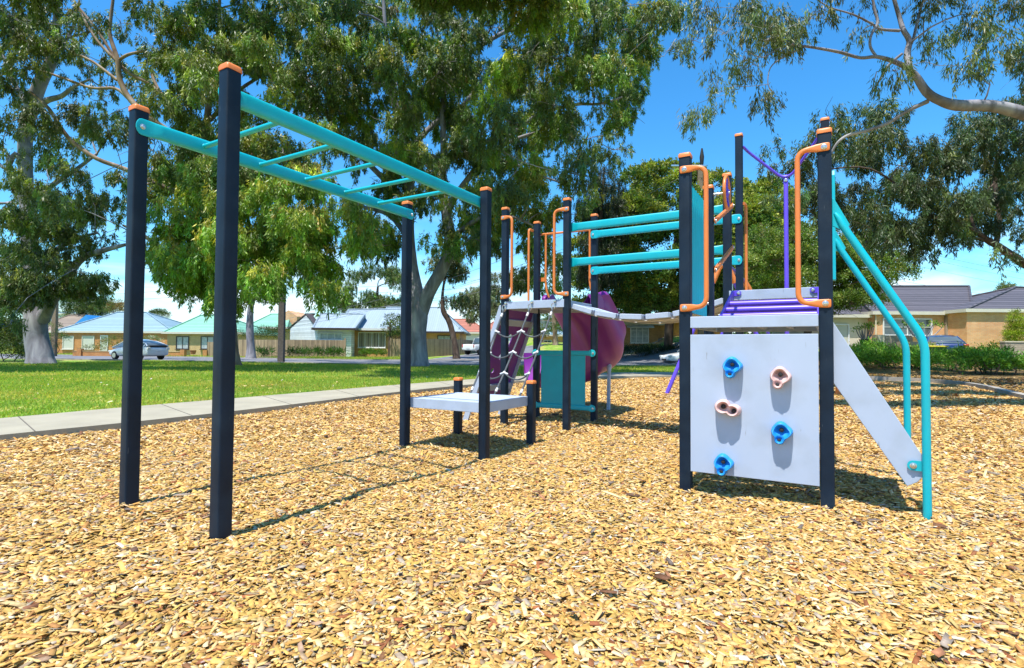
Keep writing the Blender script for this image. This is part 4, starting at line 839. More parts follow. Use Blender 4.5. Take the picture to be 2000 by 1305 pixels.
# large central gum
C0 = at(818, 716, 27.5)
limC = [[(Vector((C0.x, 27.5, -.15)), .66), (Vector((C0.x, 27.5, .3)), .50)]+LP([(817, 690, 36), (815, 650, 35), (817, 610, 38), (812, 570, 30), (803, 520, 26, .2), (797, 450, 24, .4), (800, 370, 21, .5), (792, 280, 18, .6), (770, 200, 14, .4), (760, 120, 10, .2), (750, 20, 7, 0), (745, -120, 5, 0)], 27.5),
        LP([(822, 610, 30), (838, 570, 26, -.3), (862, 528, 24, -.6), (877, 490, 23, -.8), (878, 450, 21, -.9), (872, 420, 20, -1), (884, 392, 15, -1.2), (910, 355, 12, -1.6), (945, 310, 10, -2), (990, 280, 8, -2.4), (1035, 262, 6, -2.8)], 27.5),
        LP([(873, 425, 15, -1), (867, 360, 13, -.7), (866, 290, 12, -.4), (867, 180, 11, 0), (888, 75, 10, .2), (906, 30, 9, .3), (908, -40, 7, .4), (915, -160, 5, .4)], 27.5),
        LP([(800, 400, 14, .4), (740, 340, 11, 1), (690, 290, 9, 1.6), (640, 230, 7, 2), (600, 150, 5, 2.2)], 27.5), LP([(794, 300, 13, .6), (850, 240, 10, 1.4), (905, 205, 9, 1.8), (955, 140, 7, 2), (1010, 90, 5, 2.2)], 27.5),
        LP([(925, 340, 9, -1.7), (960, 312, 7, -2), (990, 315, 6, -2.4), (1015, 325, 6, -2.6), (1033, 340, 6, -2.8), (1060, 345, 5, -3), (1093, 356, 3, -3.2)], 27.5),
        LP([(780, 240, 10, .5), (850, 150, 9, -.6), (990, 60, 8, -1.2), (1100, 20, 6, -1.6), (1180, -20, 4, -2)], 27.5), LP([(960, 300, 8, -2), (1040, 230, 7, -2.2), (1120, 205, 6, -2.4), (1170, 203, 5, -2.6), (1215, 190, 3, -2.6)], 27.5),
        LP([(800, 470, 13, .3), (760, 420, 9, 1), (700, 400, 7, 2), (660, 360, 5, 2.6)], 27.5), LP([(878, 470, 12, -.8), (930, 430, 9, -1.4), (985, 420, 7, -2), (1040, 440, 4, -2.5)], 27.5)]
bt = [c for c in CL['c'] if rng.random() < .45]; dk = [c for c in CL['c'] if c not in bt]
f1 = gum_foliage(bt, (.16, .25, .04), (.33, .35, .05), tipfrac=.7); f2 = gum_foliage(dk, (.11, .165, .045), (.24, .28, .05), tipfrac=.4)
tree('gum_tree', 'large central gum with forked grey trunk behind the monkey bars', 'tree', limC, CL['c'], M_leaf, M_barkg, (np.concatenate([f1[0], f2[0]]), np.concatenate([f1[1], f2[1]])), tw=(.055, .018))
# overhanging gum on the right, trunk outside the frame
limE = [[(Vector((17.6, 14.6, -.1)), .42), (Vector((17.5, 14.5, 2.0)), .30), (Vector((16.6, 14.2, 4.5)), .26)]+LP([(2120, 262, 30, .3), (2000, 222, 24, 0), (1935, 207, 22, 0), (1870, 206, 21, -.1), (1835, 196, 17, -.2), (1810, 180, 16, -.2), (1788, 148, 13, -.2), (1770, 132, 10, -.3), (1745, 120, 9, -.3), (1712, 111, 7, -.4), (1680, 113, 6, -.4), (1640, 102, 6, -.5), (1590, 93, 5, -.6), (1545, 86, 5, -.6), (1520, 72, 4, -.7), (1490, 80, 3, -.7), (1478, 65, 2, -.7)], 13.5),
        LP([(1776, 132, 12, -.2), (1772, 105, 12, -.1), (1776, 80, 10, -.1), (1764, 58, 9, -.1), (1757, 35, 8, 0), (1748, 5, 7, 0), (1735, -40, 5, 0)], 13.5), LP([(1757, 60, 6, -.1), (1720, 57, 5, -.2), (1700, 45, 4, -.2), (1665, 28, 3.5, -.3), (1620, 14, 2.5, -.3), (1590, -5, 2, -.3)], 13.5),
        LP([(1772, 100, 6), (1783, 78, 5.5, .1), (1790, 50, 5, .1), (1797, 22, 5, .2), (1806, -10, 4, .2)], 13.5), LP([(1812, 198, 9, -.1), (1770, 218, 7, 0), (1735, 240, 7, .1), (1690, 256, 6, .1), (1655, 265, 6, .2), (1635, 280, 5, .2), (1622, 303, 4, .3)], 13.5),
        LP([(1712, 111, 5, -.4), (1700, 92, 5, -.4), (1701, 70, 5, -.4), (1714, 45, 5, -.3), (1708, 20, 5, -.3), (1702, -20, 4, -.3)], 13.5), LP([(1762, 105, 5, -.1), (1735, 128, 5, 0), (1722, 150, 4, .1), (1704, 180, 2.5, .1)], 13.5),
        LP([(1568, 94, 3, -.6), (1530, 112, 2.6, -.6), (1505, 132, 2.2, -.5), (1500, 165, 1.8, -.5), (1512, 182, 1.4, -.5)], 13.5), LP([(1545, 88, 3, -.6), (1515, 98, 2.4, -.6), (1490, 112, 2, -.6), (1455, 100, 1.4, -.6)], 13.5)]
tree('gum_tree', 'overhanging gum branch with smooth grey limb reaching in from the right edge', 'tree', limE, CL['e'], M_leaf, M_barkg, gum_foliage(CL['e'], (.11, .15, .05), (.2, .23, .07), Lf=.15, Wf=.024, per=38, hang=.42, sprays=85, spread=.36, tipfrac=.25), tw=(.016, .006))
limF = [[(Vector((23.6, 22, -.1)), .35), (Vector((23.4, 22, 1.5)), .27)]+LP([(2080, 560, 26, .6), (2000, 515, 16, .3), (1948, 480, 13), (1930, 470, 12), (1905, 452, 9, -.3), (1870, 432, 7, -.6), (1825, 412, 5, -1), (1790, 400, 3, -1.3)], 21),
        LP([(1945, 478, 10), (1952, 430, 8, .2), (1946, 385, 8, .4), (1943, 345, 7, .5), (1950, 300, 6, .6), (1975, 250, 4, .6)], 21), LP([(1932, 470, 6), (1895, 462, 4.5, -.4), (1860, 447, 3.5, -.8), (1818, 430, 2, -1)], 21), LP([(1905, 452, 6, -.3), (1897, 420, 5, -.2), (1912, 392, 4, 0), (1940, 360, 3, .2)], 21), LP([(1870, 432, 5, -.6), (1780, 380, 4.5, -1.2), (1700, 330, 3.5, -1.6), (1620, 330, 2.5, -2)], 21)]
tree('gum_tree', 'dark leaved gum hanging above the right hand house', 'tree', limF, CL['f'], M_leaf, M_barkd, gum_foliage(CL['f'], (.07, .105, .04), (.15, .18, .05), Lf=.19, Wf=.033, tipfrac=.25, sprays=75), tw=(.025, .009))
# dark drooping tree beside the domed tree
K0 = at(1165, 690, 36); limK = [[(Vector((K0.x, 36, .1)), .22)]+LP([(1170, 600, 9), (1172, 480, 8), (1175, 400, 6), (1180, 330, 3)], 36)]
ck = [(*at(px, py, 36+rng.normal(0, .6)), r, 1, 1) for px, py, r in ((1180, 330, .75), (1165, 360, .9), (1200, 365, .9), (1150, 395, 1), (1190, 395, 1.1), (1165, 430, 1.2), (1205, 430, 1.1), (1160, 470, 1.1), (1195, 475, 1.1), (1150, 520, 1.), (1185, 530, 1.1), (1215, 400, .8))]
tree('casuarina_tree', 'dark narrow drooping tree left of the domed tree', 'tree', limK, ck, M_leaf, M_barkd, gum_foliage(ck, (.028, .045, .018), (.05, .07, .03), Lf=.26, Wf=.03, sprays=60, tipfrac=.15, hang=.8), tw=(.03, .01))
# broad domed tree
G0 = at(1305, 700, 41)
limG = [[(Vector((G0.x, 41, -.1)), .48), (Vector((G0.x, 41, 1.2)), .36)]+LP([(1308, 620, 17), (1312, 560, 15), (1320, 480, 12), (1330, 400, 8)], 41), LP([(1310, 600, 12), (1270, 540, 9), (1230, 480, 7), (1200, 430, 4)], 41), LP([(1312, 580, 12), (1370, 520, 9, .5), (1430, 460, 7, .5), (1480, 410, 4, .5)], 41),
        [(Vector((at(1345, 700, 40).x, 40, -.1)), .35)]+LP([(1345, 640, 14, -1), (1352, 560, 10, -1), (1380, 480, 7, -1)], 41)]
cg = []
for (cx, cy, rx, ry) in ((1345, 500, 215, 165),):
    for _ in range(95):
        a_ = rng.uniform(0, 2*pi); q = rng.uniform(0, 1)**.45; px = cx+rx*q*math.cos(a_); py = cy-ry*q*math.sin(a_)*(1 if math.sin(a_) > 0 else .75)
        dep = math.sqrt(max(0, 1-q*q)); Y = 41-dep*5.2+rng.uniform(-.4, .4)+(0 if rng.random() < .8 else 5)
        p = at(px, py, Y); cg.append((p.x, p.y, p.z, rng.uniform(1.1, 1.9), 1, rng.lognormal(0, .1)))
for px, py in ((1135, 480), (1130, 520), (1150, 560), (1140, 600), (1165, 600), (1200, 600), (1240, 605), (1470, 380), (1500, 370), (1525, 385), (1545, 410), (1540, 450), (1560, 500), (1380, 605), (1430, 600), (1480, 600), (1240, 350), (1275, 338), (1310, 335), (1350, 345), (1400, 355), (1440, 370)):
    p = at(px, py, 40+rng.normal(0, 1)); cg.append((p.x, p.y, p.z, 1.1, 1, 1))
tree('domed_tree', 'broad dense tree with yellow-green domed crown behind the bridge rails', 'tree', limG, cg, M_leaf2, M_barkd, broad_foliage(cg, (.085, .15, .03), (.27, .30, .045), Lf=.20, Wf=.11, per=16, sprays=70, tipfrac=.75), tw=(.05, .02))
H0 = at(1640, 690, 30)
limH = [[(Vector((H0.x-2, 30, -.1)), .28), (Vector((H0.x-1.9, 30, 1.5)), .2)]+LP([(1590, 600, 12), (1600, 550, 9), (1620, 500, 5)], 30), LP([(1590, 610, 9), (1640, 590, 7), (1690, 570, 5), (1720, 560, 3)], 30), LP([(1588, 600, 8), (1550, 560, 6), (1510, 510, 4)], 30)]
ch2 = []
for (cx, cy, rx, ry, n_) in ((1560, 535, 95, 85, 46), (1690, 525, 82, 62, 40), (1500, 500, 60, 50, 16), (1620, 480, 70, 40, 16), (1670, 585, 48, 26, 10)):
    for _ in range(n_):
        a_ = rng.uniform(0, 2*pi); q = rng.uniform(0, 1)**.5; Y = 30-2.4*math.sqrt(1-q*q)+rng.normal(0, .5)+(0 if rng.random() < .7 else 2.5)
        p = at(cx+rx*q*math.cos(a_), cy-ry*q*math.sin(a_), Y); ch2.append((p.x, p.y, p.z, rng.uniform(.5, .8), 1, rng.lognormal(0, .12)))
V1, C1 = broad_foliage(ch2, (.12, .20, .035), (.24, .27, .06), Lf=.13, Wf=.055, per=18, sprays=90, tipfrac=.28)
V2, C2 = broad_foliage(ch2, (.55, .55, .38), (.6, .6, .45), Lf=.05, Wf=.05, per=12, sprays=5)
tree('flowering_tree', 'bushy tree dotted with cream flowers in front of the right house', 'tree', limH, ch2, M_leaf2, M_barkd, (np.concatenate([V1, V2]), np.concatenate([C1, C2])), tw=(.03, .012))
# street trees and trees between the houses
def small_tree(label, px, Y, base_py, trunk, blobs, col, tip, bark, gum=True, sprays=34, name='street_tree', Lf=.2, Wf=.05):
    b = at(px, base_py, Y); lm = [[(Vector((b.x, Y, hgt(b.x, Y)-.1)), trunk[0][2]/2*Y/F*1.5)]+LP(trunk, Y)]
    cl = []
    for cx, cy, rx, ry, n_ in blobs:
        for _ in range(n_):
            a_ = rng.uniform(0, 2*pi); q = rng.uniform(0, 1)**.5; p = at(cx+rx*q*math.cos(a_), cy+ry*q*math.sin(a_), Y+rng.normal(0, .9)); cl.append((p.x, p.y, p.z, rng.uniform(.55, .95)*Y/42, 1, rng.lognormal(0, .12)))
    fn = gum_foliage(cl, col, tip, Lf=Lf*1.3, Wf=Wf*1.1, sprays=sprays, per=26) if gum else broad_foliage(cl, col, tip, Lf=Lf, Wf=Wf*1.4, per=14, sprays=sprays)
    return tree(name, label, 'tree', lm, cl, M_leaf if gum else M_leaf2, bark, fn, tw=(.04, .016))
small_tree('slender dark trunked street tree right of the central gum', 892, 44, 694, [(888, 670, 11), (878, 630, 11), (866, 608, 10), (864, 580, 6), (868, 545, 4), (872, 500, 3)], [(875, 505, 30, 32, 13), (893, 545, 12, 20, 3), (880, 585, 30, 16, 3)], (.09, .12, .045), (.2, .2, .05), M_barkd)
small_tree('white trunked gum on the verge beyond the street', 490, 46, 694, [(490, 680, 15), (488, 640, 14), (490, 600, 11), (498, 570, 8), (505, 540, 5)], [(500, 560, 45, 30, 9)], (.07, .11, .03), (.12, .15, .04), M_barkg)
small_tree('pale olive tree behind the parked ute', 955, 62, 690, [(950, 660, 8), (948, 620, 6), (945, 590, 4)], [(950, 590, 45, 28, 16), (925, 600, 25, 20, 5), (975, 560, 20, 30, 4)], (.13, .155, .07), (.2, .2, .08), M_barkd)
small_tree('leafy tree rising behind the grey roofed house', 735, 72, 690, [(735, 640, 10), (735, 600, 7), (738, 560, 4)], [(740, 560, 70, 40, 22), (690, 590, 35, 20, 7)], (.08, .13, .03), (.15, .19, .04), M_barkd)
small_tree('round green tree behind the blue tiled roof', 160, 80, 690, [(160, 640, 7), (162, 600, 5)], [(170, 605, 36, 20, 12), (140, 598, 22, 15, 5)], (.07, .11, .035), (.13, .15, .04), M_barkd, False)
small_tree('small shrubby tree at the corner of the weatherboard house', 760, 53, 695, [(762, 660, 5), (762, 630, 4)], [(766, 640, 15, 30, 7)], (.055, .09, .025), (.12, .14, .04), M_barkd, False, Lf=.14, Wf=.05)
small_tree('leafy tree seen below the far deck', 1085, 60, 690, [(1084, 650, 9), (1080, 610, 7)], [(1080, 620, 32, 30, 9), (1065, 655, 16, 16, 3)], (.09, .14, .03), (.16, .2, .04), M_barkr, False)
small_tree('orange tinged tree on the skyline left of the near post', 222, 100, 690, [(222, 640, 5), (222, 610, 4)], [(222, 604, 16, 9, 4)], (.18, .13, .04), (.25, .14, .04), M_barkd, False)
small_tree('dark tree on the skyline over the blue roof', 195, 120, 690, [(195, 640, 5), (195, 610, 4)], [(200, 606, 22, 8, 5), (310, 612, 18, 8, 3)], (.05, .08, .03), (.1, .12, .04), M_barkd, False)
small_tree('pale round tree above the dark tiled roof', 1975, 70, 690, [(1975, 640, 6), (1975, 600, 4)], [(1975, 570, 20, 8, 5)], (.12, .16, .06), (.18, .2, .07), M_barkd, False)
# ------------------------------------------------------------------ shrubs
def shrub(name, label, cat, blobs, col, tip, Lf=.09, Wf=.04, sprays=80, per=14, gum=False, group=None, m=None, stems=True):
    c0 = blobs[0]; z0 = min(b[2]-b[3] for b in blobs); R_ = thing(name, (c0[0], c0[1], hgt(c0[0], c0[1])), label, cat, group)
    cl = [(b[0], b[1], b[2], b[3], 1, rng.lognormal(0, .1)) for b in blobs]
    V_, T_ = gum_foliage(cl, col, tip, Lf=Lf, Wf=Wf, sprays=sprays, per=per, hang=.25, spread=.9) if gum else broad_foliage(cl, col, tip, Lf=Lf, Wf=Wf, sprays=sprays, per=per)
    fast_mesh('foliage', V_, 4, [(0, 1, 2, 3)], m or M_leaf2, R_, T_, off=tuple(R_.location))
    if stems:
        for b in blobs[:4]: mb = MB(); twig(mb, (b[0]*.6+c0[0]*.4, b[1], hgt(b[0], b[1])-.05), (b[0], b[1], b[2]), .03, .012); mb.build('stem', M_barkd, R_)
    return R_
def B(px, py, Y, r): p = at(px, py, Y); return (p.x, p.y, p.z, r)
shrub('large_shrub', 'big olive shrub at the left edge behind the gum trunk', 'shrub', [B(10, 640, 34, 1.3), B(40, 660, 34, 1.2), B(-10, 670, 33, 1.3), B(25, 690, 33, 1.0), B(0, 600, 35, 1.2), B(60, 690, 34, .8), B(-50, 650, 34, 1.5), B(15, 575, 35, 1.2), B(40, 610, 35, 1.)], (.075, .11, .035), (.14, .16, .04), sprays=110, Lf=.16, Wf=.05)
shrub('shrub', 'round green shrub beside the brown pole', 'shrub', [B(98, 640, 50, .9), B(112, 660, 50, .9), B(95, 675, 50, .9)], (.07, .13, .03), (.12, .17, .04))
shrub('shrub', 'leafy garden bush behind the low brick wall', 'shrub', [B(208, 672, 55, .8), B(222, 668, 55, .9), B(195, 682, 55, .5), B(235, 680, 55, .7), B(250, 680, 55, .7)], (.11, .15, .03), (.22, .14, .05))
shrub('rose_bush', 'low rose bushes with pale blooms by the orange wall', 'shrub', [B(168, 680, 55, .45), B(180, 680, 55, .5)], (.06, .1, .03), (.5, .5, .4))
shrub('rose_bush', 'pale flowering bush above the silver hatchback', 'shrub', [B(288, 662, 55, .45), B(300, 662, 55, .5), B(312, 666, 55, .4)], (.1, .15, .05), (.55, .52, .4))
shrub('hedge', 'dark hedge under the green roofed house', 'hedge', [B(x_, 655, 55, .9) for x_ in (466, 510, 525, 540)]+[B(x_, 645, 56, .7) for x_ in (515, 535, 552)], (.03, .06, .015), (.05, .08, .02))
for i, (x0_, lab) in enumerate(((505, 'strappy green clump left of the grey pole'), (565, 'strappy green clump just right of the grey pole'), (595, 'strappy green clump along the paling fence'), (625, 'strappy green clump nearest the fence gate post'), (650, 'strappy green clump at the fence end'))):
    shrub('strappy_plant', lab, 'plant', [B(x_, 690, 48.5, .42) for x_ in (x0_, x0_+10, x0_+20)], (.04, .10, .015), (.08, .16, .03), Lf=.5, Wf=.05, sprays=60, per=8, group='strappy plants along the paling fence', stems=False)
shrub('shrub', 'light green low bush under the big curtained window', 'shrub', [B(712, 690, 53, .55), B(725, 690, 53, .5), B(740, 691, 53, .5)], (.08, .16, .02), (.14, .22, .04), Lf=.2, Wf=.06)
shrub('shrub', 'small bush beside the far paling fence', 'shrub', [B(755, 690, 53, .5)], (.09, .16, .03), (.14, .2, .04))
for x0_, x1_, lab in ((1205, 1240, 'dark clipped hedge left of the cream house window'), (1245, 1290, 'dark clipped hedge under the cream house window'), (1295, 1335, 'dark clipped hedge beside the white sedan')):
    shrub('hedge', lab, 'hedge', [B(x_, 690-2*(x_ % 3), 40.5, .55) for x_ in range(x0_, x1_, 9)]+[B(x_, 682, 41.5, .5) for x_ in range(x0_, x1_, 14)], (.022, .04, .014), (.035, .06, .02), sprays=70)
# ferny ground cover bushes behind the kerb, one by one
GCB = [(1650, 705, 24.5), (1690, 702, 25), (1725, 706, 24), (1765, 703, 24), (1805, 700, 23.5), (1850, 698, 23.5), (1895, 698, 23), (1940, 703, 22.5), (1990, 706, 22), (2040, 708, 22), (1665, 688, 27), (1710, 684, 27.5), (1880, 684, 26.5), (1920, 688, 26), (1835, 686, 26.5)]
DES = ['behind the sloping panel', 'left of the two teal handrails', 'between panel and inner handrail', 'behind the inner teal handrail', 'between the two handrails', 'right of the outer handrail', 'below the blue car', 'in front of the low stone wall', 'at the right edge of the bed', 'beyond the right edge', 'under the potted plant', 'near the stone garden wall', 'beside the yellow bin lid', 'under the orange shrub', 'left of the blue car']
for (px, py, Y), ds_ in zip(GCB, DES):
    b = at(px, py, Y); z = hgt(b.x, Y)+.35
    bl = [(b.x+rng.normal(0, .45), b.y+rng.normal(0, .4), z+rng.uniform(-.1, .28), rng.uniform(.38, .6)) for _ in range(5)]
    R_ = shrub('spreading_shrub', 'spreading ferny green shrub '+ds_, 'shrub', bl, (.11, .25, .025), (.20, .36, .04), Lf=.15, Wf=.035, sprays=95, per=16, group='spreading shrubs in the garden bed')
shrub('conifer', 'golden green upright conifer by the brick wall at the right edge', 'shrub', [B(1984, y_, 33, r_) for y_, r_ in ((612, .28), (625, .42), (640, .52), (655, .58), (668, .55))]+[B(1992, 640, 33, .5), B(1976, 655, 33, .45)], (.20, .26, .02), (.3, .34, .03), Lf=.08, Wf=.035, sprays=300)
shrub('shrub', 'small orange leaved shrub left of the conifer', 'shrub', [B(1945, 672, 32.5, .28), B(1950, 680, 32.5, .22)], (.35, .2, .03), (.5, .28, .05))
def forky(label, px, py, Y, top, sc):
    base = at(px, py, Y); R_ = thing('frangipani_plant', tuple(base), label, 'plant'); mb = MB(); ends = []
    for k in range(9):
        a_ = 2*pi*k/9+rng.uniform(-.2, .2); e = base+Vector((math.cos(a_)*sc*rng.uniform(.5, 1), math.sin(a_)*sc*.5, top*rng.uniform(.75, 1.05))); m_ = base.lerp(e, .5)+Z*-.05*top+Vector((math.cos(a_)*.1, 0, 0)); limb(mb, [(base, .04), (m_, .03), (e, .018)], 0, 6, 3); ends.append(e)
    mb.build('stem', M_barkg, R_)
    V_, T_ = broad_foliage([(e.x, e.y, e.z, .22, 1, 1) for e in ends], (.14, .24, .03), (.24, .33, .05), Lf=.16, Wf=.06, sprays=100, per=5); fast_mesh('foliage', V_, 4, [(0, 1, 2, 3)], M_leaf2, R_, T_, off=tuple(R_.location))
forky('light green branching frangipani in front of the house window', 1800, 668, 31, 1.1, 1.2)
forky('bare stemmed frangipani growing in a black pot', 1690, 668, 31, .9, .6)
# ------------------------------------------------------------------ buildings
M_wallA = brick_mat('orange_brick', (.62, .26, .07), (.54, .21, .05), (.45, .30, .18)); M_wallB = brick_mat('cream_brick', (.66, .46, .20), (.58, .40, .17), (.5, .42, .3)); M_wallC = brick_mat('yellow_brick', (.62, .32, .10), (.52, .25, .08), (.42, .3, .2))
M_wallD = brick_mat('tan_brick', (.78, .36, .15), (.84, .46, .22), (.5, .42, .32)); M_stone = brick_mat('pale_stone_wall', (.5, .42, .3), (.4, .33, .24), (.3, .25, .2), .35, .12)
M_wb = band_mat('white_weatherboard', (.66, .68, .72), (.3, .31, .34), 'Z', .2, .6, .12); M_roofb = band_mat('blue_tile_roof', (.20, .31, .37), (.12, .18, .22), 'Z', .17, .65, .3, .05, .15); M_roofg = band_mat('green_tile_roof', (.18, .42, .30), (.12, .26, .19), 'Z', .17, .65, .3, .05, .15)
M_roofd = band_mat('charcoal_tile_roof', (.10, .09, .105), (.028, .026, .03), 'Z', .165, .6, .4, .06, .25); M_roofs = band_mat('blue_grey_metal_roof', (.27, .34, .40), (.2, .26, .31), 'X', .25, .5, .15, .02, .08); M_roofr = band_mat('red_tile_roof', (.36, .13, .08), (.2, .07, .05), 'Z', .17, .7, .3, .05, .3); M_roofn = band_mat('brown_tile_roof', (.22, .17, .13), (.13, .1, .08), 'Z', .2, .8, .3, .05, .3)
M_trim = mat('cream_trim', (.62, .58, .48), .6, .04, 2); M_cream = mat('cream_render', (.66, .58, .42), .8, .05, 1.5, dirt=(.5, .43, .32), dscale=1); M_wtrim = mat('white_trim', (.72, .72, .70), .5, .04, 2); M_dtrim = mat('dark_window_frame', (.05, .035, .03), .5, .1, 3)
M_glass = mat('window_glass', (.08, .105, .12), .08, .3, 1.5, spec=.8); M_curt = band_mat('window_curtain', (.30, .27, .2), (.14, .12, .09), 'X', .33, .8, .5, .02, .2); M_blind = mat('closed_roller_blind', (.52, .52, .42), .7, .05, 3); M_lace = mat('net_curtain_glass', (.42, .46, .47), .25, .25, 4)
M_bluep = mat('bright_blue_paint', (.03, .25, .62), .5, .05, 2); M_fence = band_mat('paling_fence', (.30, .22, .14), (.08, .06, .04), 'XY', .12, .9, .16, .02, .45); M_fenceg = mat('dark_green_fence', (.03, .05, .045), .6, .1, 3)
def house(label, c0, ang_, Lx, Ly, zb, ze, wallm, roofm, ridge, ov=.45, wins=(), cat='house', name='house', gable=False, trim=None, extra=None):
    """c0 front left corner, x axis at ang_ from world X; ridge ((x,y,z),(x,y,z)) local"""
    R_ = thing(name, (c0[0], c0[1], zb), label, cat); ca, sa = math.cos(ang_), math.sin(ang_); ex = Vector((ca, sa, 0)); ey = Vector((-sa, ca, 0)); W_ = lambda x, y, z: Vector((c0[0], c0[1], 0))+ex*x+ey*y+Z*z
    R_.rotation_euler = (0, 0, 0)
    def lb_(b, nm, m, parent=R_, **k): return b.build(nm, m, parent, smooth=False, **k)
    b = MB(); b.box(W_(Lx/2, Ly/2, (zb+ze)/2-.4), (Lx/2, Ly/2, (ze-zb)/2+.4), ex, ey, Z)
    r0, r1 = ridge
    if gable:
        for x_ in (0.0, Lx):
            if ridge[0][1] == ridge[1][1]: b.prism([W_(x_+(.001 if x_ == 0 else -.121), 0, ze), W_(x_+(.001 if x_ == 0 else -.121), Ly, ze), W_(x_+(.001 if x_ == 0 else -.121), r0[1], r0[2]-.06)], ex*.12)
    lb_(b, 'wall', wallm)
    e = [W_(-ov, -ov, ze), W_(Lx+ov, -ov, ze), W_(Lx+ov, Ly+ov, ze), W_(-ov, Ly+ov, ze)]; p, q = W_(*r0), W_(*r1); rb = MB()
    if (Vector(r1)-Vector(r0)).x > abs((Vector(r1)-Vector(r0)).y): fs = [(0, 1, 5, 4), (2, 3, 4, 5), (3, 0, 4), (1, 2, 5)]
    else: fs = [(0, 1, 4), (1, 2, 5, 4), (2, 3, 5), (3, 0, 4, 5)]
    v = e+[p, q]; rb.add(v, fs); rb.add([x-Z*.02 for x in e], [(3, 2, 1, 0)]); ro = lb_(rb, 'roof', roofm)
    gt = MB(); t_ = .11
    for i in range(4):
        s_, f_ = e[i], e[(i+1) % 4]; d_ = (f_-s_); L_ = d_.length; d_.normalize(); nn2 = Vector((d_.y, -d_.x, 0)); gt.box((s_+f_)/2+nn2*.052-Z*.03, (L_/2+.1, .05, t_), d_, nn2, Z)
    lb_(gt, 'gutter', trim or M_trim, ro)
    rd = MB(); ps = [(p, q)]+[(e[0], p), (e[3], p if len(fs[2]) == 3 and fs[2] == (3, 0, 4) else q), (e[1], q if fs[3] == (1, 2, 5) else p), (e[2], q)]
    for a_, b_ in ps: rd.sweep([a_+Z*.03, b_+Z*.03], .09, 6)
    lb_(rd, 'ridge_cap', roofm, ro)
    for (x0, x1, z0, z1, kind) in wins:
        fm = {'dark': M_dtrim, 'white': M_wtrim, 'blind': M_trim, 'curtain': M_wtrim, 'door': M_trim, 'garage': M_wtrim, 'three': M_wtrim, 'lace': M_wtrim}[kind]; gm = {'dark': M_lace, 'white': M_glass, 'blind': M_blind, 'curtain': M_curt, 'door': M_glass, 'garage': M_blind, 'three': M_lace, 'lace': M_lace}[kind]
        fw = .07; f_ = MB(); yy = -.035
        for (a, b2, c, d2) in ((x0, x1, z0, z0+fw), (x0, x1, z1-fw, z1), (x0, x0+fw, z0+fw, z1-fw), (x1-fw, x1, z0+fw, z1-fw)): f_.box(W_((a+b2)/2, yy, (c+d2)/2), ((b2-a)/2, .05, (d2-c)/2), ex, ey, Z)
        nd = {'three': 3, 'curtain': 4, 'lace': 3, 'dark': 2, 'white': 2}.get(kind, 1)
        for i in range(1, nd): xm = x0+(x1-x0)*i/nd; f_.box(W_(xm, yy+.01, (z0+z1)/2), (.025, .035, (z1-z0)/2-fw), ex, ey, Z)
        if kind in ('three', 'white'):
            for zz in np.linspace(z0, z1, 4 if kind == 'three' else 3)[1:-1]: f_.box(W_((x0+x1)/2, yy+.012, zz), ((x1-x0)/2-fw, .03, .014), ex, ey, Z)
        if kind == 'door':
            for i in range(6): xm = x0+(x1-x0)*(i+.7)/6.4; f_.box(W_(xm, yy+.01, (z0+z1)/2), (.014, .03, (z1-z0)/2-fw), ex, ey, Z)
        fo = lb_(f_, 'door' if kind in ('door', 'garage') else 'window', fm)
        g_ = MB(); g_.box(W_((x0+x1)/2, -.008, (z0+z1)/2), ((x1-x0)/2-fw, .012, (z1-z0)/2-fw), ex, ey, Z); lb_(g_, 'pane', gm, fo)
        if kind not in ('door', 'garage'): s_ = MB(); s_.box(W_((x0+x1)/2, -.09, z0-.035), ((x1-x0)/2+.05, .11, .03), ex, ey, Z); lb_(s_, 'sill', fm, fo)
    if extra: extra(R_, W_, ex, ey, lb_)
    return R_
def X_(px, Y, py=690): return at(px, py, Y).x
def Zz(px, py, Y): return at(px, py, Y).z
# blue tiled house left
Y = 62; x0 = X_(108, Y); x1 = X_(338, Y); ze = Zz(200, 648, Y); zr_ = Zz(235, 611, Y+5)
def ww(px0, px1, py0, py1, Y, kind, xo=None): return (X_(px0, Y)-(x0 if xo is None else xo), X_(px1, Y)-(x0 if xo is None else xo), Zz(px0, py1, Y), Zz(px0, py0, Y), kind)
house('orange brick house with blue tiled hip roof and closed blinds', (x0, Y), 0, x1-x0, 9, .0, ze, M_wallA, M_roofb, ((X_(234, Y+5)-x0, 4.5, zr_), (X_(290, Y+5)-x0, 4.5, zr_)), .14, [ww(122, 144, 656, 682, Y, 'blind'), ww(160, 184, 656, 682, Y, 'blind'), ww(196, 211, 655, 690, Y, 'garage')])
Yb = 74; xb = X_(60, Yb); house('brown roofed house with bright blue gable far left', (xb, Yb), 0, X_(165, Yb)-xb, 9, .0, Zz(100, 648, Yb), M_wallB, M_roofn, ((1.5, 4.5, Zz(120, 612, Yb)), (X_(165, Yb)-xb-3, 4.5, Zz(120, 612, Yb))), .5)
Yb = 72; g0 = at(128, 647, Yb-.5); g1_ = at(181, 638, Yb-.5); gp = at(168, 615, Yb-.5); b = MB(); b.prism([g0, g1_, gp], Vector((0, 3, 0))); tag(b.build('blue_gable', M_bluep, None, smooth=False, world=False), 'bright blue gable wall between the brown and blue roofs', 'gable')
Yb = 92; xb = X_(85, Yb); house('blue roofed building on the skyline at the far left', (xb, Yb), 0, X_(172, Yb)-xb, 8, .0, Zz(120, 613, Yb), M_wtrim, M_roofb, ((2, 4, Zz(120, 606, Yb)), (6, 4, Zz(120, 606, Yb))), .3)
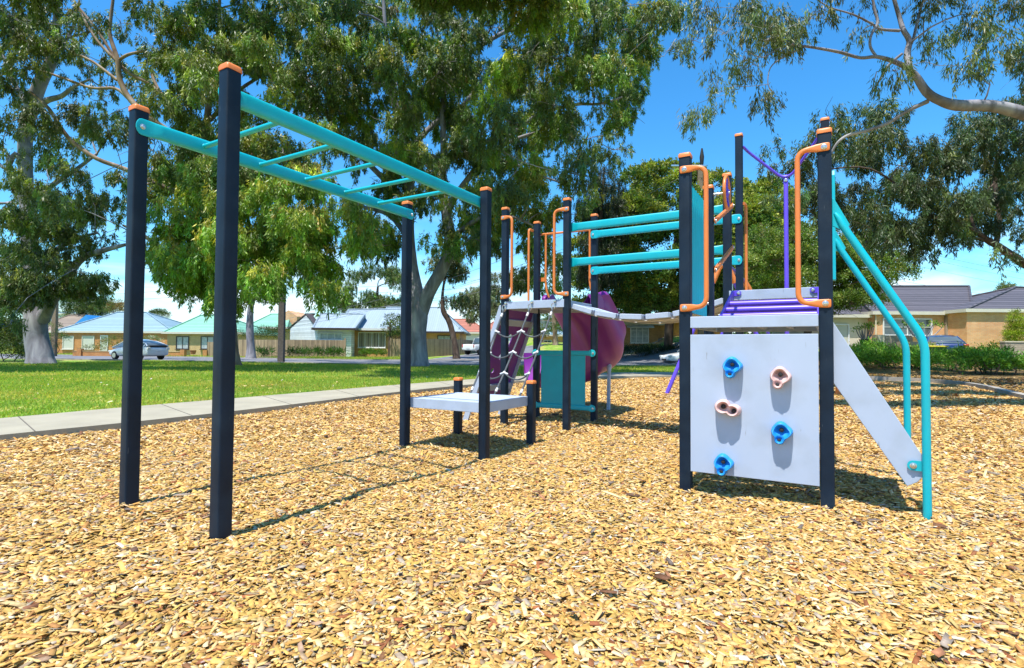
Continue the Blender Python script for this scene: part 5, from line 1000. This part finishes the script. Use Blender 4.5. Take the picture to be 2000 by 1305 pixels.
# green tiled house
Y = 57; x0 = X_(326, Y); house('cream brick house with green tiled hip roof', (x0, Y), 0, X_(470, Y)-x0, 9, .0, Zz(380, 650, Y), M_wallB, M_roofg, ((X_(385, Y+4)-x0, 4.5, Zz(385, 616, Y+4)), (X_(425, Y+4)-x0, 4.5, Zz(425, 616, Y+4))), .3, [ww(344, 369, 657, 682, Y, 'dark'), ww(392, 418, 657, 682, Y, 'dark')])
Yb = 68; xb = X_(485, Yb); house('green tiled roof behind the pale street tree', (xb, Yb), 0, X_(556, Yb)-xb, 8, .0, Zz(520, 640, Yb), M_wallB, M_roofg, ((1.0, 4, Zz(520, 610, Yb)), (X_(556, Yb)-xb-1, 4, Zz(520, 610, Yb))), .4)
Yb = 70; b = MB(); b.prism([at(545, 660, Yb), at(545, 618, Yb), at(563, 606, Yb), at(580, 618, Yb), at(580, 660, Yb)], Vector((0, 5, 0))); tag(b.build('brick_gable', M_wallD, None, smooth=False, world=False), 'tan brick gable end behind the grey power pole', 'gable')
# white weatherboard house with brick front: three blocks
Y = 53.5; a_ = .10; cW = at(620, 690, Y); ze = Zz(620, 642, Y)
house('white weatherboard wing with blue-grey roof behind the paling fence', (cW.x, Y), a_, X_(684, Y)-cW.x, 5.6, .0, ze, M_wb, M_roofs, ((-.45, 2.8, Zz(600, 613, Y+2.8)), (X_(690, Y)-cW.x+.5, 2.8, Zz(600, 613, Y+2.8))), .4, [(X_(624, Y)-cW.x, X_(667, Y)-cW.x, Zz(640, 664, Y), Zz(640, 650, Y), 'lace')], gable=True, trim=M_dtrim)
b = MB(); l0 = at(566, 690, Y+5.2); b.prism([Vector((l0.x, l0.y, -.2)), Vector((cW.x-.02, Y+.0, -.2)), Vector((cW.x-.02, Y, ze+.05)), at(597, 617, Y+2.5), Vector((l0.x, l0.y, ze+.15))], Vector((.6, 1.2, 0)).normalized()*.2); tag(b.build('weatherboard_gable_wall', M_wb, None, smooth=False, world=False), 'white weatherboard gable end facing left above the fence', 'gable wall')
b = MB(); pk = at(597, 614, Y+2.5); b.prism([at(563, 643, Y+5.4), pk, pk+Vector((0, 0, .12)), at(562, 642, Y+5.4)+Z*.05], Vector((.9, .3, 0))); b.prism([pk, at(618, 642, Y-.1), at(618, 642, Y-.1)+Z*.12, pk+Z*.12], Vector((.5, .3, 0))); tag(b.build('barge_board', M_dtrim, None, smooth=False, world=False), 'dark barge boards over the white gable end', 'barge board')
Y = 55.5; cB = at(674, 690, Y); ze = Zz(720, 643, Y)
house('brick house with wide curtained window and blue-grey roof', (cB.x, Y), .04, X_(766, Y)-cB.x, 8.5, .0, ze, M_wallC, M_roofs, ((-.8, 4.2, Zz(655, 605, Y+4)), (X_(772, Y)-cB.x, 4.2, Zz(655, 603, Y+4))), .5, [(X_(699, Y)-cB.x, X_(752, Y)-cB.x, Zz(720, 679, Y), Zz(720, 649, Y), 'curtain')], gable=True, trim=M_wtrim)
Y = 62; cB = at(742, 690, Y); house('blue-grey roofed rear wing showing either side of the central gum trunk', (cB.x, Y), .0, X_(897, Y)-cB.x, 9, .0, Zz(870, 649, Y), M_wallD, M_roofs, ((-.3, 4.5, Zz(760, 601, Y+4.5)), (X_(848, Y)-cB.x, 4.5, Zz(845, 601, Y+4.5))), .5, [(X_(854, Y)-cB.x, X_(880, Y)-cB.x, Zz(860, 668, Y), Zz(860, 655, Y), 'dark')], trim=M_dtrim)
Y = 78; cB = at(870, 690, Y); house('red-brown tiled house behind the parked ute', (cB.x, Y), .0, X_(948, Y)-cB.x, 10, .3, Zz(900, 650, Y), M_wtrim, M_roofr, ((.3, 5, Zz(885, 620, Y)), (3.2, 5, Zz(885, 620, Y))), .4)
Y = 84; cB = at(948, 690, Y); house('red roofed house seen through the rope net', (cB.x, Y), .0, X_(1002, Y)-cB.x, 10, .3, Zz(960, 645, Y), M_wtrim, M_roofr, ((1, 5, Zz(960, 626, Y)), (3.5, 5, Zz(960, 626, Y))), .4)
Y = 66; cB = at(1052, 690, Y); house('tan brick house with blue roof seen under the far deck', (cB.x, Y), .0, X_(1102, Y)-cB.x, 8, .4, Zz(1075, 655, Y), M_wallD, M_roofb, ((1.0, 4, Zz(1075, 640, Y)), (2.2, 4, Zz(1075, 640, Y))), .4, [(.6, 1.6, 1.2, 2.1, 'white')])
# cream house with white grid window
Y = 47; cC = at(1216, 690, Y); z_e = Zz(1240, 632, Y)
def porch(R_, W_, ex, ey, lb_):
    x = X_(1222, Y)-cC.x; b = MB(); b.prism([W_(x, -.02, z_e-.05), W_(x, -.75, z_e-.42), W_(x, -.75, z_e-.36), W_(x, -.02, z_e+.03)], ex*(X_(1274, Y)-X_(1222, Y))); lb_(b, 'awning', M_trim)
house('yellow brick house with white gridded window under a cream gable', (cC.x, Y), 0, X_(1285, Y)-cC.x, 8, .9, z_e, M_wallC, M_roofn, ((X_(1250, Y)-cC.x, -.4, Zz(1250, 600, Y)), (X_(1250, Y)-cC.x, 8, Zz(1250, 600, Y))), .35, [(X_(1231, Y)-cC.x, X_(1267, Y)-cC.x, Zz(1250, 670, Y), Zz(1250, 634, Y), 'three')], extra=porch)
b = MB(); b.prism([at(1203, 632, Y-.75), at(1295, 632, Y-.75), at(1250, 598, Y-.75)], Vector((0, .08, 0))); tag(b.build('cream_gable_panel', M_cream, None, smooth=False, world=False), 'cream gable panel above the gridded window', 'gable')
Y = 48.5; cC = at(1284, 690, Y); house('shaded brick wing right of the gridded window', (cC.x, Y), 0, X_(1410, Y)-cC.x, 8, .9, Zz(1320, 626, Y), M_wallC, M_roofn, ((2, 4, Zz(1320, 596, Y)), (X_(1400, Y)-cC.x, 4, Zz(1320, 596, Y))), .4, [(X_(1363, Y)-cC.x, X_(1400, Y)-cC.x, 1.4, 2.4, 'white')])
# long house on the right with charcoal tiles
Y = 36; cR = at(1708, 680, Y); zeR = Zz(1760, 611, Y); zbR = 1.15
def rextra(R_, W_, ex, ey, lb_):
    x = X_(1873, Y)-cR.x
    b = MB()
    for i in range(4): b.box(W_(X_(1846+i*3.4, Y)-cR.x, -.12, (zbR+zeR)/2), (.05, .08, (zeR-zbR)/2-.02), ex, ey, Z)
    lb_(b, 'screen_post', M_barkr); b = MB(); b.sweep([W_(.06, -.06, zeR-.1), W_(.06, -.08, zbR)], .045, 8); lb_(b, 'downpipe', M_cream)
    b = MB(); b.box(W_(X_(1830, Y)-cR.x, -.02, Zz(1828, 632, Y)), (.11, .012, .08), ex, ey, Z); lb_(b, 'number_plate', M_dtrim)
    b = MB(); b.disc(W_(X_(1867, Y)-cR.x, -.3, zeR-.02), (0, 0, -1), .14, .06, 14); lb_(b, 'porch_light', M_white)
house('long tan brick house with charcoal tiled roof at the right', (cR.x, Y), 0, X_(1895, Y)-cR.x, 9, zbR, zeR, M_wallD, M_roofd, ((X_(1650, Y+4.5)-cR.x, 4.5, Zz(1760, 561, Y+4.5)), (X_(1895, Y+4.5)-cR.x, 4.5, Zz(1890, 560, Y+4.5))), .12, [(X_(1724, Y)-cR.x, X_(1820, Y)-cR.x, Zz(1760, 656, Y), Zz(1760, 622, Y), 'white'), (X_(1858, Y)-cR.x, X_(1881, Y)-cR.x, zbR, Zz(1870, 625, Y), 'door')], extra=rextra)
Y2 = 34.3; cS = at(1889, 680, Y2); house('projecting brick wing of the right house behind the conifer', (cS.x, Y2), 0, X_(2140, Y2)-cS.x, 10, zbR, Zz(1930, 606, Y2), M_wallD, M_roofd, ((X_(1990, Y2+4)-cS.x, 4.2, Zz(1990, 562, Y2+4)), (X_(2090, Y2+4)-cS.x, 4.2, Zz(1990, 562, Y2+4))), .10, [])
Y3 = 36.6; cG = at(1606, 680, Y3); house('cream rendered garage with roller door left of the brick house', (cG.x, Y3), 0, X_(1709, Y3)-cG.x, 7, zbR-.1, Zz(1660, 617, Y3), M_cream, M_roofd, ((X_(1660, Y3)-cG.x, 4, Zz(1660, 590, Y3+4)), (X_(1700, Y3)-cG.x, 4, Zz(1700, 590, Y3+4))), .35, [(X_(1622, Y3)-cG.x, X_(1658, Y3)-cG.x, zbR-.1, Zz(1650, 633, Y3), 'garage')])
# ------------------------------------------------------------------ walls, fences
def lowwall(name, label, cat, pts, z1, m, th=.12, z0=None, posts=(), pm=None, cap=None, group=None):
    R_ = thing(name, (*pts[0], hgt(*pts[0])), label, cat, group); b = MB()
    for (ax_, ay_), (bx_, by_) in zip(pts[:-1], pts[1:]):
        a = Vector((ax_, ay_, 0)); c = Vector((bx_, by_, 0)); d_ = (c-a); L_ = d_.length; d_.normalize(); zb_ = min(hgt(ax_, ay_), hgt(bx_, by_))-.2; b.box((a+c)/2+Z*(zb_+z1)/2, (L_/2, th/2, (z1-zb_)/2), d_, Vector((-d_.y, d_.x, 0)), Z)
    b.build('wall_panel', m, R_, smooth=False)
    for (x_, y_, zt_) in posts: b = MB(); h0 = hgt(x_, y_)-.2; b.box((x_, y_, (h0+zt_)/2), (.2 if pm else .07, .2 if pm else .07, (zt_-h0)/2)); b.build('pillar', pm or M_fence, R_, smooth=False)
    if cap:
        for (ax_, ay_), (bx_, by_) in zip(pts[:-1], pts[1:]):
            a = Vector((ax_, ay_, 0)); c = Vector((bx_, by_, 0)); d_ = (c-a); L_ = d_.length; d_.normalize(); b = MB(); b.box((a+c)/2+Z*(z1+.035), (L_/2+.02, th/2+.03, .032), d_, Vector((-d_.y, d_.x, 0)), Z); b.build('coping', cap, R_, smooth=False)
    return R_
Yf = 52.5
lowwall('brick_garden_wall', 'low orange brick garden wall behind the silver hatchback', 'wall', [(X_(143, Yf), Yf), (X_(355, Yf), Yf)], Zz(250, 687, Yf), M_wallA, posts=[(X_(157, Yf), Yf, Zz(157, 681, Yf)), (X_(358, Yf-.4), Yf-.4, Zz(358, 683, Yf))], pm=M_wallA, cap=M_wallB)
lowwall('brick_garden_wall', 'short orange brick wall by the brown pole', 'wall', [(X_(70, Yf), Yf), (X_(98, Yf), Yf)], Zz(90, 684, Yf), M_wallA, posts=[(X_(98, Yf), Yf, Zz(98, 681, Yf))], pm=M_wallA)
lowwall('brick_pillar_gate', 'brown timber gate beside a brick pillar at the green roofed house', 'gate', [(X_(405, Yf), Yf), (X_(418, Yf), Yf)], Zz(410, 668, Yf), M_fence, posts=[(X_(402, Yf), Yf, Zz(402, 684, Yf))], pm=M_wallA)
Yf = 50.5
lowwall('paling_fence', 'weathered timber paling fence in front of the weatherboard wing', 'fence', [(X_(460, Yf+2), Yf+2), (X_(567, Yf), Yf), (X_(660, Yf), Yf), (X_(674, Yf+.1), Yf+.1)], Zz(600, 664, Yf), M_fence, th=.04, posts=[(X_(674, Yf), Yf, Zz(674, 661, Yf))])
lowwall('paling_fence', 'timber paling fence right of the curtained window', 'fence', [(X_(763, 52), 52), (X_(832, 53), 53)], Zz(770, 662, 52), M_fence, th=.04, posts=[(X_(763, 52), 52, Zz(763, 660, 52))])
lowwall('paling_fence', 'dull timber paling fence running along the side street', 'fence', [(X_(834, 53), 53), (X_(908, 58), 58), (X_(945, 70), 70)], Zz(870, 662, 53.5), M_fence, th=.04)
lowwall('metal_fence', 'dark green metal fence left of the cream house', 'fence', [(X_(1196, 48), 48), (X_(1220, 48), 48)], Zz(1210, 650, 48), M_fenceg, th=.04)
Yw = 31.5
lowwall('stone_garden_wall', 'pale stone retaining wall under the house window', 'wall', [(X_(1706, Yw), Yw), (X_(1780, Yw), Yw)], Zz(1740, 655, Yw), M_stone, th=.25, posts=[(X_(1716, Yw), Yw-.05, Zz(1716, 654, Yw))], pm=M_cream)
lowwall('stone_garden_wall', 'low pale stone wall behind the shrubs left of the blue car', 'wall', [(X_(1755, 28), 28), (X_(1825, 28), 28)], Zz(1790, 668, 28), M_stone, th=.25)
lowwall('stone_garden_wall', 'pale stone wall at the right edge below the conifer', 'wall', [(X_(1958, 28), 28), (X_(2080, 28), 28)], Zz(1980, 669, 28), M_stone, th=.3, cap=M_cream)
# pots, bin
def pot(label, px, py, Y, r, h, m):
    p = at(px, py, Y); b = MB(); b.sweep([p, p+Z*h*.5, p+Z*h*.93, p+Z*h*.95, p+Z*h], [r*.75, r*.9, r, r*1.1, r*1.1], 16); return tag(b.build('plant_pot', m, None, world=False), label, 'pot')
pot('large black plant pot in front of the garage', 1690, 678, 31, .30, .45, M_black)
pot('terracotta pot on the grass by the cream wall', 377, 692, 53, .28, .4, mat('terracotta', (.4, .16, .08), .8, .1, 5))
p = at(1826, 690, 26.6); BN = thing('wheelie_bin', (p.x, p.y, hgt(p.x, p.y)), 'recycling bin with yellow lid poking above the shrubs', 'bin')
b = MB(); zt_ = Zz(1826, 676, 26.6); b.box((p.x, p.y, zt_-.55), (.42, .26, .5)); b.build('bin_body', M_fenceg, BN, bevel=.03); b = MB(); b.box((p.x, p.y, zt_-.02), (.46, .31, .035)); b.build('bin_lid', mat('yellow_lid', (.75, .6, .05), .4), BN, bevel=.02)
# ------------------------------------------------------------------ poles and wires
def pole(label, px, py_base, Y, py_top, w_px, m, arms=()):
    b0 = at(px, py_base, Y); zt_ = Zz(px, py_top, Y); R_ = thing('power_pole', (b0.x, Y, hgt(b0.x, Y)), label, 'power pole'); b = MB(); hw = w_px/2*Y/F
    if m is M_barkd:
        b.box((b0.x-hw*.6, Y, zt_/2), (hw*.32, hw*.7, zt_/2+.1)); b.box((b0.x+hw*.6, Y, zt_/2), (hw*.32, hw*.7, zt_/2+.1)); b.box((b0.x, Y, zt_/2), (hw*.3, hw*.35, zt_/2))
    else: b.box((b0.x, Y, zt_/2), (hw, hw*.8, zt_/2+.1))
    b.build('pole', m, R_, smooth=False)
    for (py, L_) in arms:
        z_ = Zz(px, py, Y); b = MB(); b.box((b0.x-L_*.35, Y-.12, z_), (L_/2, .05, .05)); ao = b.build('crossarm', M_steel, R_, smooth=False)
        b = MB()
        for s_ in (-.8, -.5, -.2, .15): b.sweep([Vector((b0.x-L_*.35+s_*L_/2, Y-.12, z_+.05)), Vector((b0.x-L_*.35+s_*L_/2, Y-.12, z_+.25))], .04, 6)
        b.build('insulator', M_dtrim, ao)
    return R_
M_polew = mat('weathered_pole', (.10, .085, .08), .85, .25, 8); M_polec = mat('tan_pole_concrete', (.22, .16, .10), .85, .15, 8)
pole('brown steel and concrete power pole right of the left gum', 105, 697, 50, 556, 8, M_polec); pole('grey power pole between the weeping gum and paling fence', 549, 708, 34, 560, 11, M_polew)
tp = pole('tall power pole with crossarm rising behind the near tower', 1368, 700, 37, 330, 9, M_polec, [(325, 2.4), (372, 1.6)])
b = MB(); q0 = at(1370, 375, 37); q1 = at(1371, 290, 37); b.sweep([q0, q0.lerp(q1, .35), q0.lerp(q1, .5), q0.lerp(q1, .62), q0.lerp(q1, .8), q1], [.10, .12, .05, .12, .16, .06], 10); b.build('insulator_stack', M_black, tp)
M_wire = mat('grey_wire', (.22, .23, .25), .5, .1, 5)
def wire(label, p, q, sag, r=.012):
    b = MB(); b.sweep([p.lerp(q, t)-Z*4*sag*t*(1-t) for t in np.linspace(0, 1, 40)], r, 5); tag(b.build('power_line', M_wire, None, world=False), label, 'power line', 'power lines over the street')
for k, (ya, yb_, sg_) in enumerate(((425, 402, .3), (432, 412, .3), (470, 430, .4), (492, 448, .4), (505, 470, .4))):
    wire('thin power line crossing the domed tree, number %d from the top' % (k+1) if 0 else ['topmost power line across the domed tree', 'power line just below the topmost one', 'middle power line across the domed tree', 'power line below the middle one', 'lowest power line across the domed tree'][k], at(560, 640-k*9, 46), at(1368, [372, 380, 326, 410, 424][k], 36.9), 1.2+.2*k)
for k in range(4):
    wire(['upper line right of the tall pole', 'second line right of the tall pole', 'third line right of the tall pole', 'lowest line right of the tall pole'][k], at(1368, [378, 385, 412, 470][k], 36.9), at(2150, [560, 572, 585, 600][k], 52), .6)
for k, (a, b_) in enumerate((((-50, 575), (560, 548)), ((-50, 590), (560, 560)))):
    wire(['upper line between left gum and grey pole', 'lower line between left gum and grey pole'][k], at(*a, 60), at(*b_, 34.1), .5)
for k, (z0, z1) in enumerate(((500, 372), (515, 385))):
    wire(['upper line leaving the grey pole to the right', 'lower line leaving the grey pole to the right'][k], at(549, 562+k*10, 34), at(1050, z0+30, 60), .5)
# ------------------------------------------------------------------ cars
def car(label, loc, heading, L_, W_, H_, paint, kind, name='parked_car', group='cars parked along the street'):
    """heading: direction vector of the nose"""
    hx = Vector((heading[0], heading[1], 0)).normalized(); hy = Vector((-hx.y, hx.x, 0)); z0 = loc[2]; R_ = thing(name, tuple(loc), label, 'car' if kind != 'ute' else 'ute', group)
    P = lambda x, y, z: Vector((loc[0], loc[1], z0))+hx*x+hy*y+Z*z
    h = H_; l2 = L_/2
    prof = {'hatch': [(-l2, .38, .62, .80), (-l2+.10, .28, .60, .98), (-l2+.5, .25, .62, 1.02), (-.6, .22, .62, .98), (.6, .22, .60, .93), (l2-1.15, .22, .58, .88), (l2-.55, .24, .55, .76), (l2-.12, .28, .48, .62), (l2, .34, .44, .52)],
            'sedan': [(-l2, .40, .62, .84), (-l2+.10, .28, .60, .95), (-l2+.7, .25, .60, .97), (-.6, .22, .60, .93), (.7, .22, .58, .90), (l2-1.2, .22, .56, .84), (l2-.5, .24, .54, .74), (l2-.10, .28, .50, .64), (l2, .34, .44, .56)],
            'ute': [(-l2, .45, .62, 1.0), (-l2+.06, .42, .62, 1.04), (-.9, .40, .64, 1.04), (-.6, .32, .64, 1.04), (.7, .32, .64, 1.03), (l2-1.2, .32, .62, 1.0), (l2-.4, .34, .60, .95), (l2-.08, .36, .55, .85), (l2, .40, .5, .7)]}[kind]
    wf = [.86, .96, 1, 1, 1, .99, .95, .86, .74] if kind != 'ute' else [.97, 1, 1, 1, 1, .99, .97, .93, .84]
    rings = []
    for (x, a, m_, t), q in zip(prof, wf):
        w_ = W_/2*q; ring = [P(x, -w_*.86, a), P(x, -w_*.98, a+.08), P(x, -w_, m_), P(x, -w_*.97, t-.05), P(x, -w_*.86, t), P(x, 0, t+.025), P(x, w_*.86, t), P(x, w_*.97, t-.05), P(x, w_, m_), P(x, w_*.98, a+.08), P(x, w_*.86, a)]; rings.append(ring)
    b = MB(); loft(b, rings); body = b.build('body', paint, R_, ang=45); sd = body.modifiers.new('sub', 'SUBSURF'); sd.levels = 1; sd.render_levels = 2
    # greenhouse
    if kind == 'hatch': gh = [(-l2+.10, .97, 1.00, .72), (-l2+.42, 1.0, 1.20, .74), (-l2+1.1, 1.0, h-.10, .78), (-.3, .97, h, .8), (.35, .95, h-.03, .8), (1.05, .92, 1.20, .76), (1.62, .86, .90, .7)]
    elif kind == 'sedan': gh = [(-l2+.75, .95, .98, .70), (-l2+1.35, .95, h-.10, .72), (-.35, .93, h, .76), (.3, .92, h-.03, .76), (.95, .88, .92, .7)]
    else: gh = [(-.85, 1.02, 1.05, .84), (-.72, 1.02, h-.06, .78), (-.2, 1.02, h, .78), (.4, 1.02, h-.04, .78), (1.15, 1.0, 1.04, .76)]
    rg = []; rf = []
    for x, zb_, zt_, q in gh:
        wb_ = W_/2*(.93 if kind != 'ute' else .95); wt = W_/2*q*(.92) if zt_ > zb_+.15 else wb_*.95; zt2 = max(zt_, zb_+.01)
        rg.append([P(x, -wb_, zb_-.04), P(x, -(wb_*.2+wt*.8), zb_+(zt2-zb_)*.86), P(x, -wt*.8, zt2-.012), P(x, wt*.8, zt2-.012), P(x, (wb_*.2+wt*.8), zb_+(zt2-zb_)*.86), P(x, wb_, zb_-.04)])
        rf.append((x, zb_, zt2, wt))
    b = MB(); loft(b, rg); b.build('window', M_glass, R_, ang=60)
    rr_ = [g for g in rf if g[2] > h-.16]; b = MB(); loft(b, [[P(x, -wt*.98, zt2-.07), P(x, -wt*.80, zt2-.005), P(x, 0, zt2+.02), P(x, wt*.80, zt2-.005), P(x, wt*.98, zt2-.07), P(x, 0, zt2-.04)] for x, zb_, zt2, wt in rr_]); b.build('roof', paint, R_, ang=50)
    b = MB()   # pillars
    for s_ in (-1, 1):
        for i in ((0, len(rg)//2, len(rg)-2) if kind != 'hatch' else (1, 3, 4)):
            if i+1 < len(rg):
                e0 = 0 if s_ < 0 else 5; e1 = 1 if s_ < 0 else 4; b.sweep([rg[i][e0]+hy*s_*.004, rg[i][e1]+hy*s_*.006], (.035), 6)
        pts_ = [r_[1 if s_ < 0 else 4]+hy*s_*.006 for r_ in rg]; b.sweep(pts_, .032, 6)
    b.build('pillar', paint, R_)
    wr = .31 if kind != 'ute' else .37
    for x in (-l2+.85, l2-.88):
        for s_ in (-1, 1):
            c = P(x, s_*(W_/2-.11), wr); b = MB(); ax = hy*s_
            b.sweep([c-ax*.10, c-ax*.08, c+ax*.08, c+ax*.105], [wr*.9, wr, wr, wr*.9], 22, up=Z); wo = b.build('wheel', M_black, R_, ang=40); b = MB(); b.sweep([c+ax*.085, c+ax*.112], [wr*.62, wr*.58], 18, up=Z)
            for k in range(5): q = 2*pi*k/5; d_ = hx*math.cos(q)+Z*math.sin(q); b.box(c+ax*.115+d_*wr*.32, (wr*.28, .03, .008), d_, ax.cross(d_), ax)
            b.build('rim', M_steel, wo, ang=30)
    M_red = mat('tail_light_red', (.5, .02, .02), .2, .05, 5); M_hl = mat('headlight_lens', (.6, .62, .6), .12, .1, 8)
    for s_ in (-1, 1):
        b = MB(); zt_ = .82 if kind != 'ute' else .85; b.box(P(-l2+.045, s_*W_*.40, zt_), (.06, .11 if kind != 'ute' else .05, .09 if kind != 'ute' else .14), hx, hy, Z); b.build('tail_light', M_red if kind != 'hatch' else M_hl, R_, bevel=.02)
        b = MB(); b.box(P(l2-.14, s_*W_*.335, .60 if kind != 'ute' else .78), (.10, .16, .065), hx, hy, Z); b.build('headlight', M_hl, R_, bevel=.03)
    b = MB(); b.box(P(-l2-.0, 0, .62 if kind != 'sedan' else .56), (.012, .19, .06), hx, hy, Z); b.build('number_plate', M_white, R_, smooth=False)
    b = MB(); b.box(P(l2-.02, 0, .38), (.02, .30, .05), hx, hy, Z); b.build('grille', M_black, R_)
    if kind == 'hatch': b = MB(); b.box(P(-l2+.13, 0, .98), (.09, W_*.36, .07), hx, hy, Z); b.build('rear_spoiler_glass', M_black, R_, bevel=.03)
    if kind == 'ute':
        b = MB(); b.box(P(-l2/2-.42, 0, 1.045), (l2/2-.48, W_/2-.10, .012), hx, hy, Z); b.build('tray_floor', M_black, R_, smooth=False)
    if kind == 'sedan': b = MB(); b.box(P(-l2+.18, 0, 1.04), (.10, W_*.38, .018), hx, hy, Z); b.box(P(-l2+.2, W_*.3, 1.0), (.04, .02, .05), hx, hy, Z); b.box(P(-l2+.2, -W_*.3, 1.0), (.04, .02, .05), hx, hy, Z); b.build('spoiler', paint, R_, bevel=.01)
    return R_
M_silver = mat('silver_car_paint', (.55, .60, .66), .3, .03, 3, metal=.15, coat=.8); M_wcar = mat('white_car_paint', (.75, .77, .79), .3, .02, 3, coat=.8); M_bcar = mat('blue_car_paint', (.012, .035, .16), .25, .05, 3, coat=1.)
p = at(258, 704, 38.6); car('silver hatchback parked behind the near left post', (p.x, 39.2, .02), (-.93, .36), 4.35, 1.74, 1.48, M_silver, 'hatch')
p = at(945, 693, 52); car('white utility truck parked in the side street', (p.x, 53, Zz(930, 693, 53)), (.60, .80), 4.9, 1.78, 1.72, M_wcar, 'ute')
p = at(1355, 713, 35); car('white sedan nosing out from behind the climbing panel', (p.x+.25, 35.2, Zz(1355, 714, 35.2)), (-.985, -.17), 4.6, 1.78, 1.42, M_wcar, 'sedan')
p = at(1848, 690, 29.6); car('dark blue sedan parked by the brick house at the right', (p.x, 30, Zz(1848, 655, 30)-1.43), (.50, .87), 4.5, 1.80, 1.43, M_bcar, 'sedan')
# ------------------------------------------------------------------ hills
xs_ = np.linspace(-2600, 2600, 160); V_ = []; hz = []
for x in xs_: hz.append(95+30*math.sin(x/310+1)+18*math.sin(x/130)+8*math.sin(x/47)+3*rng.normal())
b = MB(); rows = []
for k, (dy, q) in enumerate(((0, 0), (120, .35), (260, .7), (420, 1), (900, .9))): rows.append([Vector((x, 1350+dy+60*math.sin(x/400), hz[i]*q*.75-3)) for i, x in enumerate(xs_)])
v, f = skin(rows); b.add(v, f); M_hill = mat('wooded_hills', (.055, .085, .06), .95, .5, .03, bump=0); tag(b.build('hills', M_hill, None, world=False, ang=80), 'low wooded hills on the horizon', kind='structure')
# tree belt on the skyline
cl = []
for _ in range(260):
    x = rng.uniform(-300, 260); y = 250+rng.uniform(0, 120); cl.append((x, y, rng.uniform(3, 9), rng.uniform(3.5, 6.5), .022, rng.lognormal(0, .25)))
V_, T_ = broad_foliage(cl, (.05, .08, .03), (.10, .12, .04), Lf=1.1, Wf=.7, per=14, sprays=60)
o = fast_mesh('distant_trees', V_, 4, [(0, 1, 2, 3)], M_leaf2, tint=T_); tag(o, 'far belt of suburban trees along the skyline', kind='stuff', cat='distant trees')
# ------------------------------------------------------------------ light and sky
EL = math.radians(69.3); AZ = math.radians(30.8)     # shadows run away from the viewer along AZ
sd_ = Vector((-math.sin(AZ)*math.cos(EL), -math.cos(AZ)*math.cos(EL), math.sin(EL)))
sun_d = bpy.data.lights.new('sun', 'SUN'); sun = bpy.data.objects.new('sun', sun_d); COL.objects.link(sun); sun_d.energy = 5.0; sun_d.angle = math.radians(.53); sun_d.color = (1, .955, .88)
sun.rotation_euler = sd_.to_track_quat('Z', 'Y').to_euler(); sun.location = (0, 0, 60)
wd = bpy.data.worlds.new('World'); SC.world = wd; wd.use_nodes = True; N = wd.node_tree.nodes; L = wd.node_tree.links; bg = N['Background']
sk = N.new('ShaderNodeTexSky'); sk.sky_type = 'NISHITA'; sk.sun_disc = False; sk.sun_elevation = EL; sk.sun_rotation = math.radians(180)+AZ; sk.air_density = 1.0; sk.dust_density = .4; sk.ozone_density = 2.2
hs = N.new('ShaderNodeHueSaturation'); hs.inputs['Saturation'].default_value = 1.3; hs.inputs['Value'].default_value = 1.0; L.new(sk.outputs[0], hs.inputs['Color'])
tc = N.new('ShaderNodeTexCoord'); sp = N.new('ShaderNodeSeparateXYZ'); L.new(tc.outputs['Generated'], sp.inputs[0])
ad = N.new('ShaderNodeMath'); ad.operation = 'ADD'; ad.inputs[1].default_value = .12; L.new(sp.outputs[2], ad.inputs[0])
dx = N.new('ShaderNodeMath'); dx.operation = 'DIVIDE'; L.new(sp.outputs[0], dx.inputs[0]); L.new(ad.outputs[0], dx.inputs[1])
dy = N.new('ShaderNodeMath'); dy.operation = 'DIVIDE'; L.new(sp.outputs[1], dy.inputs[0]); L.new(ad.outputs[0], dy.inputs[1])
cb = N.new('ShaderNodeCombineXYZ'); L.new(dx.outputs[0], cb.inputs[0]); L.new(dy.outputs[0], cb.inputs[1])
cn_ = N.new('ShaderNodeTexNoise'); cn_.inputs['Scale'].default_value = .75; cn_.inputs['Detail'].default_value = 9; cn_.inputs['Roughness'].default_value = .55; cn_.inputs['Distortion'].default_value = .4; L.new(cb.outputs[0], cn_.inputs['Vector'])
el_ = N.new('ShaderNodeMapRange'); el_.inputs[1].default_value = .02; el_.inputs[2].default_value = .30; el_.inputs[3].default_value = .26; el_.inputs[4].default_value = -.10; L.new(sp.outputs[2], el_.inputs[0])
sm_ = N.new('ShaderNodeMath'); sm_.operation = 'ADD'; L.new(cn_.outputs['Fac'], sm_.inputs[0]); L.new(el_.outputs[0], sm_.inputs[1])
cr_ = N.new('ShaderNodeMapRange'); cr_.interpolation_type = 'SMOOTHSTEP'; cr_.inputs[1].default_value = .52; cr_.inputs[2].default_value = .82; cr_.inputs[4].default_value = .8; L.new(sm_.outputs[0], cr_.inputs[0])
mx = N.new('ShaderNodeMix'); mx.data_type = 'RGBA'; L.new(cr_.outputs[0], mx.inputs[0]); gm = N.new('ShaderNodeVectorMath'); gm.operation = 'MULTIPLY'; gm.inputs[1].default_value = (.93, 1.53, 1.62); L.new(hs.outputs[0], gm.inputs[0]); L.new(gm.outputs[0], mx.inputs[6]); mx.inputs[7].default_value = (8.6, 9.2, 9.6, 1); L.new(mx.outputs[2], bg.inputs['Color']); bg.inputs['Strength'].default_value = .106
SC.view_settings.view_transform = 'Standard'; SC.view_settings.look = 'None'; SC.view_settings.exposure = .65; SC.view_settings.gamma = 1
SC.cycles.max_bounces = 6; SC.cycles.transparent_max_bounces = 4; SC.cycles.use_denoising = True
